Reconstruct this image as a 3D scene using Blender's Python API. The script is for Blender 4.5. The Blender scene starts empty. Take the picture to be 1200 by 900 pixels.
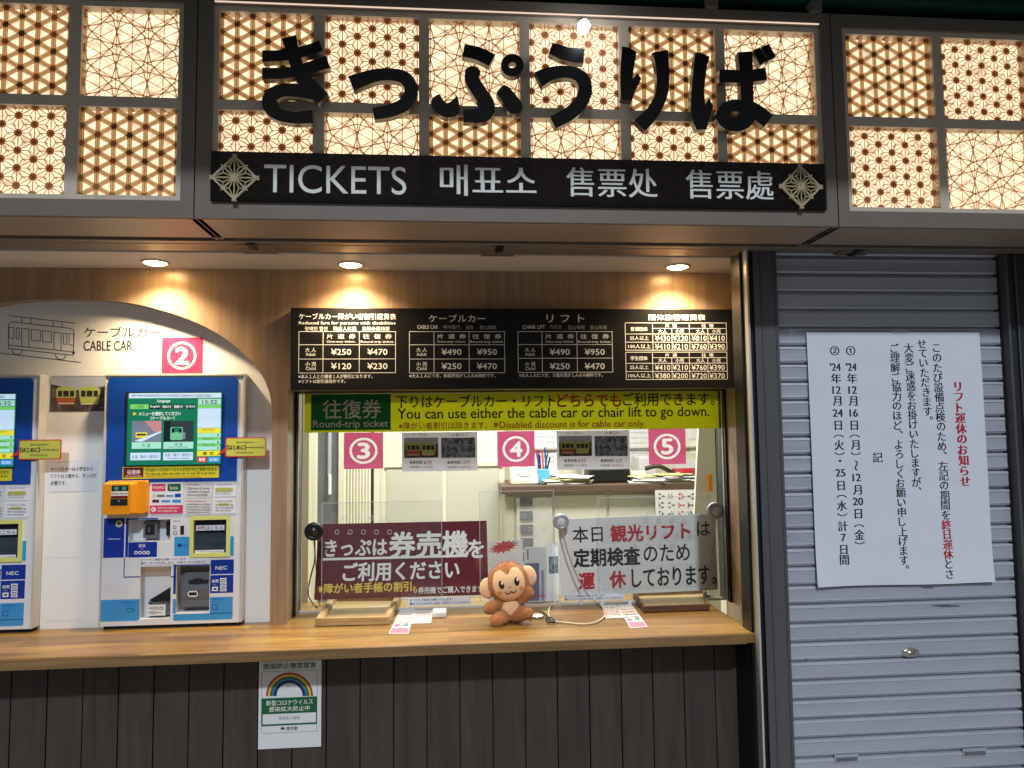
import bpy, bmesh, math, random
from mathutils import Vector, Matrix
random.seed(7)
sc = bpy.context.scene
COL = sc.collection
PI = math.pi
R = math.radians

# ------------------------------------------------------------------ camera
FPX = 870.0                                   # focal length in pixels of the 1200 x 900 photograph
pitch, yaw, roll = R(4.112), R(-4.964), R(-0.658)
cy, sy, cp, sp = math.cos(yaw), math.sin(yaw), math.cos(pitch), math.sin(pitch)
FW = Vector((-sy*cp, cy*cp, sp)); RT0 = Vector((cy, sy, 0)); UP0 = RT0.cross(FW)
RT = math.cos(roll)*RT0 + math.sin(roll)*UP0
UP = -math.sin(roll)*RT0 + math.cos(roll)*UP0
CAM = Vector((0, -2.45, 1.55))
cd = bpy.data.cameras.new('camera'); cam = bpy.data.objects.new('camera', cd); COL.objects.link(cam)
cd.sensor_width = 36; cd.lens = FPX/1200*36; cd.clip_start = .02; cd.clip_end = 500
cam.matrix_world = Matrix((( RT.x, UP.x, -FW.x, CAM.x), (RT.y, UP.y, -FW.y, CAM.y), (RT.z, UP.z, -FW.z, CAM.z), (0, 0, 0, 1)))
sc.camera = cam

# ------------------------------------------------------------------ light
SUN_EL = 41.0
w = bpy.data.worlds.new('World'); sc.world = w; w.use_nodes = True
nt = w.node_tree
sky = nt.nodes.new('ShaderNodeTexSky'); sky.sky_type = 'NISHITA'; sky.sun_disc = False
sky.sun_elevation = R(SUN_EL); sky.sun_rotation = R(180); sky.air_density = 1.0; sky.dust_density = 2.0
nt.links.new(sky.outputs[0], nt.nodes['Background'].inputs[0]); nt.nodes['Background'].inputs[1].default_value = .068
sd = bpy.data.lights.new('sun', 'SUN'); sd.energy = 4.4; sd.angle = R(2.5); sd.color = (.79, .88, 1.0)
so = bpy.data.objects.new('sun', sd); COL.objects.link(so); so.location = (0, -6, 6)
so.rotation_euler = Vector((0.0, math.cos(R(SUN_EL)), -math.sin(R(SUN_EL)))).to_track_quat('-Z', 'Y').to_euler()
sc.view_settings.view_transform = 'Standard'; sc.view_settings.look = 'None'
sc.view_settings.exposure = -1.32; K = 2.5; sc.view_settings.gamma = 1.0; sc.view_settings.use_curve_mapping = False
try:
    sc.cycles.use_denoising = True; sc.cycles.denoiser = 'OPENIMAGEDENOISE'
    sc.cycles.max_bounces = 8; sc.cycles.diffuse_bounces = 4; sc.cycles.glossy_bounces = 3
    sc.cycles.transparent_max_bounces = 16; sc.cycles.transmission_bounces = 4
    sc.cycles.caustics_reflective = False; sc.cycles.caustics_refractive = False
    sc.cycles.sample_clamp_indirect = 4.0
except Exception: pass

# ------------------------------------------------------------------ materials
def lin(c):
    return tuple((v/255/12.92 if v/255 <= .04045 else ((v/255+.055)/1.055)**2.4) for v in c)
MATS = {}
def newmat(key):
    m = bpy.data.materials.new(key); m.use_nodes = True; MATS[key] = m
    return m, m.node_tree, m.node_tree.nodes['Principled BSDF']
def node(nt, typ, **kw):
    n = nt.nodes.new(typ)
    for k, v in kw.items(): setattr(n, k, v)
    return n
def mapping(nt, scale):
    tc = node(nt, 'ShaderNodeTexCoord'); mp = node(nt, 'ShaderNodeMapping'); mp.inputs['Scale'].default_value = scale
    nt.links.new(tc.outputs['Object'], mp.inputs[0]); return mp.outputs[0]
def mat(key, c, rough=.5, metal=0, var=0.0, scale=30, stretch=(1, 1, 1), bump=0.0, spec=.5, coat=0.0, sheen=0.0):
    """plain paint, plastic, paper or metal with some unevenness"""
    if key in MATS: return MATS[key]
    m, nt, b = newmat(key)
    col = lin(c)
    b.inputs['Base Color'].default_value = (*col, 1); b.inputs['Roughness'].default_value = rough
    b.inputs['Metallic'].default_value = metal; b.inputs['Specular IOR Level'].default_value = spec
    if coat: b.inputs['Coat Weight'].default_value = coat; b.inputs['Coat Roughness'].default_value = .08
    if sheen: b.inputs['Sheen Weight'].default_value = sheen
    if var or bump:
        v = mapping(nt, tuple(scale*s for s in stretch))
        n = node(nt, 'ShaderNodeTexNoise'); n.inputs['Scale'].default_value = 1; n.inputs['Detail'].default_value = 6; n.inputs['Roughness'].default_value = .62
        nt.links.new(v, n.inputs['Vector'])
        if var:
            cr = node(nt, 'ShaderNodeValToRGB')
            cr.color_ramp.elements[0].position = .3; cr.color_ramp.elements[1].position = .7
            cr.color_ramp.elements[0].color = (*[x*(1-var) for x in col], 1)
            cr.color_ramp.elements[1].color = (*[min(1, x*(1+var)) for x in col], 1)
            nt.links.new(n.outputs[0], cr.inputs[0]); nt.links.new(cr.outputs[0], b.inputs['Base Color'])
            mr = node(nt, 'ShaderNodeMapRange'); mr.inputs['To Min'].default_value = max(0, rough-.08); mr.inputs['To Max'].default_value = min(1, rough+.1)
            nt.links.new(n.outputs[0], mr.inputs[0]); nt.links.new(mr.outputs[0], b.inputs['Roughness'])
        if bump:
            bp = node(nt, 'ShaderNodeBump'); bp.inputs['Strength'].default_value = 1; bp.inputs['Distance'].default_value = bump
            nt.links.new(n.outputs[0], bp.inputs['Height']); nt.links.new(bp.outputs[0], b.inputs['Normal'])
    return m
def emat(key, c, s=1.0):
    if key in MATS: return MATS[key]
    m, nt, b = newmat(key); col = lin(c)
    b.inputs['Base Color'].default_value = (*[x*.3 for x in col], 1); b.inputs['Emission Color'].default_value = (*col, 1)
    b.inputs['Emission Strength'].default_value = s*K; b.inputs['Roughness'].default_value = .25
    return m
def wood(key, c1, c2, stretch, scale, rough=.4, bump=.0004, staves=None, fine=1.0, coat=0.0):
    m, nt, b = newmat(key)
    v = mapping(nt, tuple(scale*s for s in stretch))
    n = node(nt, 'ShaderNodeTexNoise'); n.inputs['Scale'].default_value = 1; n.inputs['Detail'].default_value = 5; n.inputs['Distortion'].default_value = .9
    nt.links.new(v, n.inputs['Vector'])
    v2 = mapping(nt, tuple(scale*s*7 if s > .3 else scale*s*2.2 for s in stretch))
    n2 = node(nt, 'ShaderNodeTexNoise'); n2.inputs['Scale'].default_value = 1; n2.inputs['Detail'].default_value = 3
    nt.links.new(v2, n2.inputs['Vector'])
    mx = node(nt, 'ShaderNodeMath', operation='MULTIPLY_ADD'); mx.inputs[1].default_value = .45*fine
    nt.links.new(n2.outputs[0], mx.inputs[0]); nt.links.new(n.outputs[0], mx.inputs[2])
    cr = node(nt, 'ShaderNodeValToRGB')
    cr.color_ramp.elements[0].position = .5; cr.color_ramp.elements[1].position = .95
    cr.color_ramp.elements[0].color = (*lin(c2), 1); cr.color_ramp.elements[1].color = (*lin(c1), 1)
    nt.links.new(mx.outputs[0], cr.inputs[0]); out = cr.outputs[0]
    if staves:
        bw, rh = staves
        tc = node(nt, 'ShaderNodeTexCoord')
        br = node(nt, 'ShaderNodeTexBrick'); br.offset = .37; br.offset_frequency = 2
        br.inputs['Scale'].default_value = 1; br.inputs['Brick Width'].default_value = bw; br.inputs['Row Height'].default_value = rh
        br.inputs['Mortar Size'].default_value = .0006; br.inputs['Color1'].default_value = (.66, .64, .60, 1); br.inputs['Color2'].default_value = (1.15, 1.12, 1.05, 1); br.inputs['Mortar'].default_value = (.5, .45, .4, 1)
        nt.links.new(tc.outputs['Object'], br.inputs['Vector'])
        mm = node(nt, 'ShaderNodeMix', data_type='RGBA', blend_type='MULTIPLY'); mm.inputs[0].default_value = 1
        nt.links.new(out, mm.inputs[6]); nt.links.new(br.outputs[0], mm.inputs[7]); out = mm.outputs[2]
    nt.links.new(out, b.inputs['Base Color']); b.inputs['Roughness'].default_value = rough
    if coat: b.inputs['Coat Weight'].default_value = coat; b.inputs['Coat Roughness'].default_value = .15
    bp = node(nt, 'ShaderNodeBump'); bp.inputs['Strength'].default_value = 1; bp.inputs['Distance'].default_value = bump
    nt.links.new(mx.outputs[0], bp.inputs['Height']); nt.links.new(bp.outputs[0], b.inputs['Normal'])
    return m
def clear(key, tint=(1, 1, 1), refl=1.0, rough=0.0, dense=0.0, densecol=(.5, .5, .5)):
    """thin clear sheet: mostly lets light straight through, mirrors a little"""
    m = bpy.data.materials.new(key); m.use_nodes = True; MATS[key] = m
    nt = m.node_tree; nt.nodes.clear()
    out = node(nt, 'ShaderNodeOutputMaterial'); tr = node(nt, 'ShaderNodeBsdfTransparent'); gl = node(nt, 'ShaderNodeBsdfGlossy')
    tr.inputs[0].default_value = (*tint, 1); gl.inputs['Roughness'].default_value = rough
    lw = node(nt, 'ShaderNodeLayerWeight'); lw.inputs[0].default_value = .5
    pw = node(nt, 'ShaderNodeMath', operation='POWER'); pw.inputs[1].default_value = 5; nt.links.new(lw.outputs['Facing'], pw.inputs[0])
    mu = node(nt, 'ShaderNodeMath', operation='MULTIPLY_ADD'); mu.inputs[1].default_value = .9*refl; mu.inputs[2].default_value = .025*refl
    nt.links.new(pw.outputs[0], mu.inputs[0])
    base = tr.outputs[0]
    if dense:
        df = node(nt, 'ShaderNodeBsdfDiffuse'); df.inputs[0].default_value = (*densecol, 1)
        m2 = node(nt, 'ShaderNodeMixShader'); m2.inputs[0].default_value = dense
        nt.links.new(base, m2.inputs[1]); nt.links.new(df.outputs[0], m2.inputs[2]); base = m2.outputs[0]
    mx = node(nt, 'ShaderNodeMixShader')
    nt.links.new(mu.outputs[0], mx.inputs[0]); nt.links.new(base, mx.inputs[1]); nt.links.new(gl.outputs[0], mx.inputs[2])
    nt.links.new(mx.outputs[0], out.inputs[0])
    return m
def translucent(key, c, amt=.5, rough=.5):
    """thin paper, film or veneer that lets some light through"""
    m, nt, b = newmat(key); b.inputs['Base Color'].default_value = (*lin(c), 1); b.inputs['Roughness'].default_value = rough
    v = mapping(nt, (24, 24, 24)); n = node(nt, 'ShaderNodeTexNoise'); n.inputs['Scale'].default_value = 1; nt.links.new(v, n.inputs['Vector'])
    mr = node(nt, 'ShaderNodeMapRange'); mr.inputs['To Min'].default_value = amt-.06; mr.inputs['To Max'].default_value = amt+.06; nt.links.new(n.outputs[0], mr.inputs[0])
    tr = node(nt, 'ShaderNodeBsdfTranslucent'); tr.inputs[0].default_value = (*lin(c), 1); mx = node(nt, 'ShaderNodeMixShader')
    nt.links.new(mr.outputs[0], mx.inputs[0]); nt.links.new(b.outputs[0], mx.inputs[1]); nt.links.new(tr.outputs[0], mx.inputs[2])
    nt.links.new(mx.outputs[0], nt.nodes['Material Output'].inputs[0]); return m
def speckled(key, cols, scale, rough=.5, pos=None):
    """a printed photograph's mottled ground: several colours broken up by noise"""
    m, nt, b = newmat(key)
    v = mapping(nt, (scale,)*3)
    n = node(nt, 'ShaderNodeTexNoise'); n.inputs['Scale'].default_value = 1; n.inputs['Detail'].default_value = 8; n.inputs['Roughness'].default_value = .7
    nt.links.new(v, n.inputs['Vector'])
    cr = node(nt, 'ShaderNodeValToRGB'); cr.color_ramp.interpolation = 'EASE'
    els = cr.color_ramp.elements
    while len(els) < len(cols): els.new(.5)
    for i, c in enumerate(cols):
        els[i].position = .3 + .4*i/(len(cols)-1); els[i].color = (*lin(c), 1)
    nt.links.new(n.outputs[0], cr.inputs[0]); nt.links.new(cr.outputs[0], b.inputs['Base Color']); b.inputs['Roughness'].default_value = rough
    return m

M = dict(
 frame=mat('sign_frame_metal', (122, 112, 102), .5, .1, var=.06, scale=8),
 soffit=mat('soffit_metal', (168, 148, 128), .38, .25, var=.10, scale=4, stretch=(.4, 2, 1)),
 track=mat('track_metal', (140, 126, 112), .35, .4, var=.1, scale=6, stretch=(.3, 3, 3)),
 black=mat('black_gap', (10, 10, 11), .6),
 darkmetal=mat('black_window_frame', (22, 21, 22), .35, .3, var=.15, scale=20),
 post=mat('grey_post_metal', (104, 102, 103), .45, .45, var=.06, scale=5, stretch=(3, 3, .3)),
 postdark=mat('dark_post_metal', (58, 60, 64), .45, .4, var=.08, scale=5, stretch=(3, 3, .3)),
 shutter=mat('shutter_paint', (186, 189, 198), .38, .25, var=.07, scale=5, stretch=(.4, 1, 5), bump=.0004),
 ceiling=mat('ceiling_board', (215, 208, 196), .6, var=.04, scale=6),
 white=mat('white_laminate', (240, 240, 237), .32, var=.02, scale=5),
 paper=mat('white_paper', (232, 232, 230), .55, var=.02, scale=14, bump=.0006),
 gloss=mat('laminated_paper', (230, 233, 240), .22, var=.02, scale=10),
 letter=mat('black_letter_lacquer', (7, 7, 8), .3, .0, var=.1, scale=30, spec=.35),
 lettersteel=mat('polished_letter_edge', (120, 115, 105), .3, .9),
 lattice=translucent('lattice_wood', (212, 156, 104), .55, .6), latticepale=translucent('lattice_tan', (226, 190, 146), .6, .6), latticeline=translucent('lattice_line_wood', (172, 126, 86), .4, .6), muntin=mat('sign_muntin_wood', (214, 198, 176), .5, var=.05, scale=20),
 byellow=translucent('banner_yellow_film', (204, 206, 62), .55, .35), bgreen=translucent('banner_green_film', (26, 106, 62), .45, .35), bpink=translucent('card_pink_film', (204, 92, 134), .46, .35), bpaper=translucent('sheet_paper_film', (228, 228, 230), .4, .4),
 hub=translucent('lattice_hub_wood', (190, 142, 104), .5, .6),
 kumiko=mat('ornament_wood', (186, 170, 130), .5, var=.12, scale=60, stretch=(1, 1, 1)),
 ink=mat('black_ink', (20, 20, 22), .5), white_ink=mat('white_ink', (238, 236, 228), .5),
 red_ink=mat('red_ink', (186, 30, 44), .5), yel_ink=mat('yellow_ink', (240, 205, 40), .5),
 grey_ink=mat('grey_ink', (120, 122, 126), .5), green_ink=mat('dark_green_ink', (40, 84, 62), .5),
 board=mat('black_menu_board', (22, 20, 20), .42, var=.12, scale=12, spec=.25),
 smoke=clear('smoked_acrylic', (.10, .075, .065), refl=.9, dense=.45, densecol=(.010, .008, .007)),
 glass=clear('window_glass', (.985, .99, .988), refl=.9),
 acryl=clear('clear_acrylic', (.97, .98, .98), refl=.35, dense=.012, densecol=(.75, .8, .85)),
 edge=clear('acrylic_edge', (.8, .86, .88), refl=1.2, dense=.5, densecol=(.85, .9, .92)),
 pink=mat('pink_card', (214, 62, 104), .35, var=.03, scale=20),
 yellow=mat('yellow_banner', (214, 206, 44), .35, var=.04, scale=9), green=mat('green_banner', (22, 96, 58), .35, var=.04, scale=12),
 maroon=mat('maroon_board', (104, 34, 42), .7, var=.06, scale=10, spec=.12), film_white=translucent('white_film', (244, 240, 242), .5, .4),
 blue=mat('machine_blue', (16, 68, 158), .32, var=.03, scale=10), sky=mat('machine_light_blue', (60, 150, 210), .32, var=.03, scale=10),
 navy=mat('machine_navy', (14, 50, 150), .32), mbody=mat('machine_white', (222, 224, 226), .3, var=.02, scale=8),
 mside=mat('machine_steel_edge', (206, 204, 198), .32, .25, var=.05, scale=8),
 mdark=mat('machine_dark_plastic', (34, 36, 40), .3), mgrey=mat('machine_grey_plastic', (104, 106, 110), .45, var=.05, scale=30),
 orange=mat('orange_plastic', (238, 152, 20), .35, var=.03, scale=30), lime=mat('lime_surround', (214, 218, 128), .4),
 darkglass=mat('dark_slot_glass', (58, 66, 76), .12, var=.35, scale=16, stretch=(.3, 1, 2.5)),
 bubble=mat('bubble_yellow', (196, 196, 84), .4), bubred=mat('bubble_red_rim', (190, 50, 50), .4),
 cream=mat('cream_room_paint', (226, 222, 200), .5, var=.03, scale=4), creamd=mat('cream_groove', (176, 172, 150), .6),
 roomgrey=mat('grey_room_panel', (196, 194, 182), .5, var=.03, scale=4),
 deskwood=mat('brown_desk_wood', (92, 74, 62), .4, var=.15, scale=10, stretch=(.3, 3, 3)),
 plush=mat('brown_plush', (184, 122, 64), .9, var=.16, scale=420, bump=.0012, sheen=.5), plushskin=mat('peach_plush', (242, 200, 156), .9, var=.06, scale=420, bump=.0008, sheen=.4),
 blush=mat('orange_felt', (238, 150, 70), .9), eye=mat('dark_brown_felt', (44, 26, 20), .6), eyewhite=mat('white_thread', (240, 236, 228), .7),
 cord=mat('white_rope', (214, 200, 164), .8, var=.2, scale=300, bump=.001), blackplastic=mat('black_plastic', (16, 16, 17), .4), silver=mat('silver_plastic', (176, 178, 184), .35, .35, var=.04, scale=30),
 brass=mat('pale_metal', (205, 200, 180), .25, .8), pinkpaper=mat('pink_leaflet', (236, 120, 150), .5), greypaper=mat('pale_grey_paper', (214, 214, 216), .55, var=.05, scale=30),
 canopy=mat('dark_canopy', (14, 15, 17), .7, var=.2, scale=4), greensteel=mat('green_steel', (30, 74, 54), .45, .2, var=.2, scale=10),
 pave=mat('pavement', (178, 176, 172), .85, var=.15, scale=6, bump=.002),
 outside=mat('grey_door_glass', (110, 116, 118), .3, var=.35, scale=7, stretch=(3, 3, .8)),
 tealink=mat('teal_ink', (70, 150, 140), .5), purple=mat('purple_folder', (150, 90, 190), .45), redtray=mat('red_tray', (170, 30, 40), .4), penblue=mat('blue_cup', (90, 170, 210), .4),
 photocar=speckled('photo_dark_ground', [(26, 26, 30), (74, 60, 58), (128, 116, 114)], 46), photowood=speckled('photo_forest', [(30, 38, 36), (70, 88, 90), (140, 152, 166), (214, 220, 226)], 60),
 carg=mat('print_green', (172, 184, 96), .5), caro=mat('print_orange', (164, 84, 58), .5), carw=mat('print_cream', (214, 204, 150), .5), carwin=mat('print_window', (40, 38, 34), .5), track_print=mat('print_grey', (150, 156, 166), .5), hazeprint=mat('print_mist', (170, 176, 190), .5),
)
M['wall'] = wood('wood_wall', (166, 139, 112), (139, 113, 89), (1, 1, .05), 30, rough=.3, bump=0.0, fine=1.2)
M['counter'] = wood('oak_counter', (180, 143, 76), (122, 89, 42), (.07, 1, 1), 34, rough=.36, bump=.0002, staves=(.62, .058), coat=.15)
M['cedge'] = wood('oak_counter_edge', (158, 124, 80), (112, 84, 50), (.06, 1, 1), 30, rough=.5)
M['clad'] = wood('charred_cladding', (72, 63, 56), (53, 46, 41), (1, 1, .10), 24, rough=.6, bump=.0022)
M['traywood'] = wood('tray_wood', (196, 168, 118), (148, 116, 74), (.10, 1, 1), 30, rough=.45)
M['trayfloor'] = wood('tray_floor_wood', (200, 176, 128), (160, 130, 84), (.08, 1, 1), 14, rough=.3)
M['slabwood'] = wood('slab_wood', (156, 122, 80), (70, 46, 28), (.3, 1, 1), 22, rough=.4)
M['slabedge'] = wood('slab_edge', (96, 62, 40), (60, 36, 24), (.2, 1, 1), 30, rough=.5)
_m = MATS['shutter_paint']; _nt = _m.node_tree; _b = _nt.nodes['Principled BSDF']; _src = _b.inputs['Base Color'].links[0].from_socket
_n = node(_nt, 'ShaderNodeTexNoise'); _n.inputs['Scale'].default_value = 1; _n.inputs['Detail'].default_value = 9; _n.inputs['Roughness'].default_value = .7
_nt.links.new(mapping(_nt, (3.2, 3, 22)), _n.inputs['Vector']); _r = node(_nt, 'ShaderNodeValToRGB'); _r.color_ramp.elements[0].position = .28; _r.color_ramp.elements[1].position = .40; _r.color_ramp.elements[0].color = (.74, .73, .71, 1); _r.color_ramp.elements[1].color = (1, 1, 1, 1)
_x = node(_nt, 'ShaderNodeMix', data_type='RGBA', blend_type='MULTIPLY'); _x.inputs[0].default_value = 1; _nt.links.new(_n.outputs[0], _r.inputs[0]); _nt.links.new(_src, _x.inputs[6]); _nt.links.new(_r.outputs[0], _x.inputs[7]); _nt.links.new(_x.outputs[2], _b.inputs['Base Color'])
_bn = node(_nt, 'ShaderNodeTexNoise'); _bn.inputs['Scale'].default_value = 1; _bn.inputs['Detail'].default_value = 2; _nt.links.new(mapping(_nt, (5, 5, 9)), _bn.inputs['Vector'])
_bb = node(_nt, 'ShaderNodeBump'); _bb.inputs['Strength'].default_value = 1; _bb.inputs['Distance'].default_value = .006; _nt.links.new(_bn.outputs[0], _bb.inputs['Height']); _nt.links.new(_bb.outputs[0], _b.inputs['Normal'])
# screen colours: the display gives off light
E_ = dict(green=emat('screen_green', (22, 122, 92), .75), pale=emat('screen_pale', (196, 222, 246), .85), aqua=emat('screen_aqua', (166, 226, 206), .8), lime=emat('screen_lime', (120, 214, 110), .8),
          dark=emat('screen_dark', (16, 36, 40), .8), yellow=emat('screen_yellow', (226, 216, 60), .85), red=emat('screen_red', (222, 60, 70), .8), blue=emat('screen_blue', (70, 150, 226), .8),
          white=emat('screen_white', (240, 244, 246), .9), grey=emat('screen_photo_grey', (120, 128, 146), .75), rose=emat('screen_photo_rose', (196, 140, 140), .75), deep=emat('screen_photo_dark', (48, 62, 66), .75), mint=emat('screen_photo_mint', (110, 190, 150), .8))
def sign_light():
    m, nt, b = newmat('sign_diffuser')
    b.inputs['Base Color'].default_value = (.8, .76, .68, 1); b.inputs['Roughness'].default_value = .6
    v = mapping(nt, (46, 46, 46)); n = node(nt, 'ShaderNodeTexNoise'); n.inputs['Scale'].default_value = 1; n.inputs['Detail'].default_value = 3
    nt.links.new(v, n.inputs['Vector'])
    mr = node(nt, 'ShaderNodeMapRange'); mr.inputs['From Min'].default_value = .3; mr.inputs['From Max'].default_value = .7; mr.inputs['To Min'].default_value = .6*K; mr.inputs['To Max'].default_value = 1.5*K
    nt.links.new(n.outputs[0], mr.inputs[0]); nt.links.new(mr.outputs[0], b.inputs['Emission Strength'])
    b.inputs['Emission Color'].default_value = (1.0, .835, .56, 1)
    return m
M['diffuser'] = sign_light()
M['lamp'] = emat('warm_lamp_lens', (255, 212, 140), 62.0)
M['ledlamp'] = emat('white_lamp_lens', (240, 246, 255), 14.0)
M['tube'] = emat('fluorescent_tube', (240, 250, 246), 8.0)

# ------------------------------------------------------------------ pixel -> place
def at(px, py, Y=None, Z=None):
    d = (px-600)*RT - (py-450)*UP + FPX*FW
    t = (Y-CAM.y)/d.y if Y is not None else (Z-CAM.z)/d.z
    return CAM + t*d
class Sheet:
    """a real plane in the place: origin, right, up and the normal towards the viewer"""
    def __init__(s, o, u=(1, 0, 0), v=(0, 0, 1)):
        s.o = Vector(o); s.u = Vector(u).normalized(); s.v = Vector(v).normalized(); s.n = s.u.cross(s.v)
    def px(s, x, y):
        d = (x-600)*RT - (y-450)*UP + FPX*FW
        t = (s.o-CAM).dot(s.n)/d.dot(s.n); p = CAM+t*d-s.o
        return p.dot(s.u), p.dot(s.v)
    def P(s, a, b, h=0): return s.o + s.u*a + s.v*b + s.n*h
    def rc(s, x0, y0, x1, y1):
        xm, ym = (x0+x1)/2, (y0+y1)/2
        return s.px(x0, ym)[0], s.px(xm, y1)[1], s.px(x1, ym)[0], s.px(xm, y0)[1]
LAY = .0002
def plane(Y): return Sheet((0, Y, 0))

# ------------------------------------------------------------------ mesh gathering
class G:
    def __init__(s): s.v = []; s.f = []; s.m = []; s.sm = []; s.mats = []
    def mi(s, m):
        if m not in s.mats: s.mats.append(m)
        return s.mats.index(m)
    def add(s, vs, fs, m, smooth=False):
        k = len(s.v); i = s.mi(m); s.v += [Vector(p) for p in vs]
        for f in fs: s.f.append([k+j for j in f]); s.m.append(i); s.sm.append(smooth)
    def quad(s, a, b, c, d, m): s.add([a, b, c, d], [(0, 1, 2, 3)], m)
    def box(s, x0, y0, z0, x1, y1, z1, m):
        x0, x1 = min(x0, x1), max(x0, x1); y0, y1 = min(y0, y1), max(y0, y1); z0, z1 = min(z0, z1), max(z0, z1)
        s.add([(x0, y0, z0), (x1, y0, z0), (x1, y1, z0), (x0, y1, z0), (x0, y0, z1), (x1, y0, z1), (x1, y1, z1), (x0, y1, z1)],
              [(0, 3, 2, 1), (4, 5, 6, 7), (0, 1, 5, 4), (1, 2, 6, 5), (2, 3, 7, 6), (3, 0, 4, 7)], m)
    def prism(s, sh, pts, h0, h1, m, mside=None, smooth=False):
        """outline in sheet coordinates (any simple polygon), from height h0 to h1"""
        n = len(pts)
        area = sum(pts[i][0]*pts[(i+1) % n][1]-pts[(i+1) % n][0]*pts[i][1] for i in range(n))
        if area < 0: pts = pts[::-1]
        lo = [sh.P(a, b, h0) for a, b in pts]; hi = [sh.P(a, b, h1) for a, b in pts]
        s.add(hi, [tuple(range(n))], m)
        s.add(lo, [tuple(range(n-1, -1, -1))], mside or m)
        s.add(lo+hi, [(i, (i+1) % n, n+(i+1) % n, n+i) for i in range(n)], mside or m, smooth)
    def face(s, sh, pts, h, m):
        n = len(pts)
        area = sum(pts[i][0]*pts[(i+1) % n][1]-pts[(i+1) % n][0]*pts[i][1] for i in range(n))
        if area < 0: pts = pts[::-1]
        s.add([sh.P(a, b, h) for a, b in pts], [tuple(range(n))], m)
    def rect(s, sh, x0, y0, x1, y1, m, lay=1):
        a0, b0, a1, b1 = sh.rc(x0, y0, x1, y1); s.face(sh, [(a0, b0), (a1, b0), (a1, b1), (a0, b1)], lay*LAY, m)
    def rrect(s, sh, x0, y0, x1, y1, r, m, lay=1):
        a0, b0, a1, b1 = sh.rc(x0, y0, x1, y1); s.face(sh, rounded(a0, b0, a1, b1, r), lay*LAY, m)
    def frame(s, sh, x0, y0, x1, y1, wpx, m, lay=2):
        for q in ((x0, y0, x1, y0+wpx), (x0, y1-wpx, x1, y1), (x0, y0+wpx, x0+wpx, y1-wpx), (x1-wpx, y0+wpx, x1, y1-wpx)): s.rect(sh, *q, m, lay)
    def line(s, sh, pts, wpx, m, lay=2, closed=False):
        P_ = [sh.px(*p) for p in pts]
        wd = abs(sh.px(pts[0][0]+wpx, pts[0][1])[0]-sh.px(*pts[0])[0])
        if closed: P_ = P_+[P_[0]]
        for i, (a, b) in enumerate(zip(P_[:-1], P_[1:])):
            dx, dy = b[0]-a[0], b[1]-a[1]; l = math.hypot(dx, dy) or 1e-6; nx, ny = -dy/l*wd/2, dx/l*wd/2; ex, ey = dx/l*wd/2, dy/l*wd/2
            s.face(sh, [(a[0]+nx-ex, a[1]+ny-ey), (b[0]+nx+ex, b[1]+ny+ey), (b[0]-nx+ex, b[1]-ny+ey), (a[0]-nx-ex, a[1]-ny-ey)], lay*LAY+(i % 5)*1e-5, m)
    def disc(s, sh, x, y, rpx, m, lay=2, n=28, ry=None, rin=0):
        a, b = sh.px(x, y); r = abs(sh.px(x+rpx, y)[0]-a); k = (ry or rpx)/rpx
        ring = [(a+r*math.cos(2*PI*i/n), b+r*k*math.sin(2*PI*i/n)) for i in range(n)]
        if not rin: s.face(sh, ring, lay*LAY, m)
        else:
            q = rin/rpx; inn = [(a+(p[0]-a)*q, b+(p[1]-b)*q) for p in ring]
            s.add([sh.P(*p, lay*LAY) for p in ring+inn], [(i, (i+1) % n, n+(i+1) % n, n+i) for i in range(n)], m)
    def text(s, sh, t, bb, m, lay=3, bold=0.0, res=2, shear=0.0, mincho=0.0):
        vs, fs, (x0, y0, x1, y1), _ = glyph(t, res)
        if not fs: return
        a0, b0, a1, b1 = sh.rc(*bb); kx = (a1-a0)/max(x1-x0, 1e-5); ky = (b1-b0)/max(y1-y0, 1e-5)
        offs = [(0, 0)]
        if bold: offs += [(bold*ky*math.cos(i*PI/3), bold*ky*math.sin(i*PI/3)) for i in range(6)]
        if mincho: offs = [(-mincho*kx, 0), (0, 0), (mincho*kx, 0)]
        for j, (ox, oy) in enumerate(offs):
            s.add([sh.P(a0+(x-x0)*kx+ox+shear*(y-y0)*ky, b0+(y-y0)*ky+oy, lay*LAY+j*1e-5) for x, y in vs], fs, m)
    def char(s, sh, t, cx, cy, size, m, lay=3, rot=0, dx=0, dy=0, wide=1.0, mincho=.022):
        """one character of upright vertical writing, centred on a pixel"""
        vs, fs, (x0, y0, x1, y1), em = glyph(t, 3)
        a, b = sh.px(cx, cy); k = abs(sh.px(cx+size, cy)[0]-a)/em
        if len(t) > 1: wide = min(wide, .98*em/(x1-x0))
        mx, my = (x0+x1)/2, (y0+y1)/2; c, si = math.cos(rot), math.sin(rot)
        for j, o in enumerate((-mincho, 0, mincho) if mincho else (0,)):
            out = []
            for x, y in vs:
                X, Y_ = (x-mx)*wide, y-my
                X, Y_ = X*c-Y_*si, X*si+Y_*c
                out.append(sh.P(a+(X+o*em+dx*em)*k, b+(Y_+dy*em)*k, lay*LAY+j*1e-5))
            s.add(out, fs, m)
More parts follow.
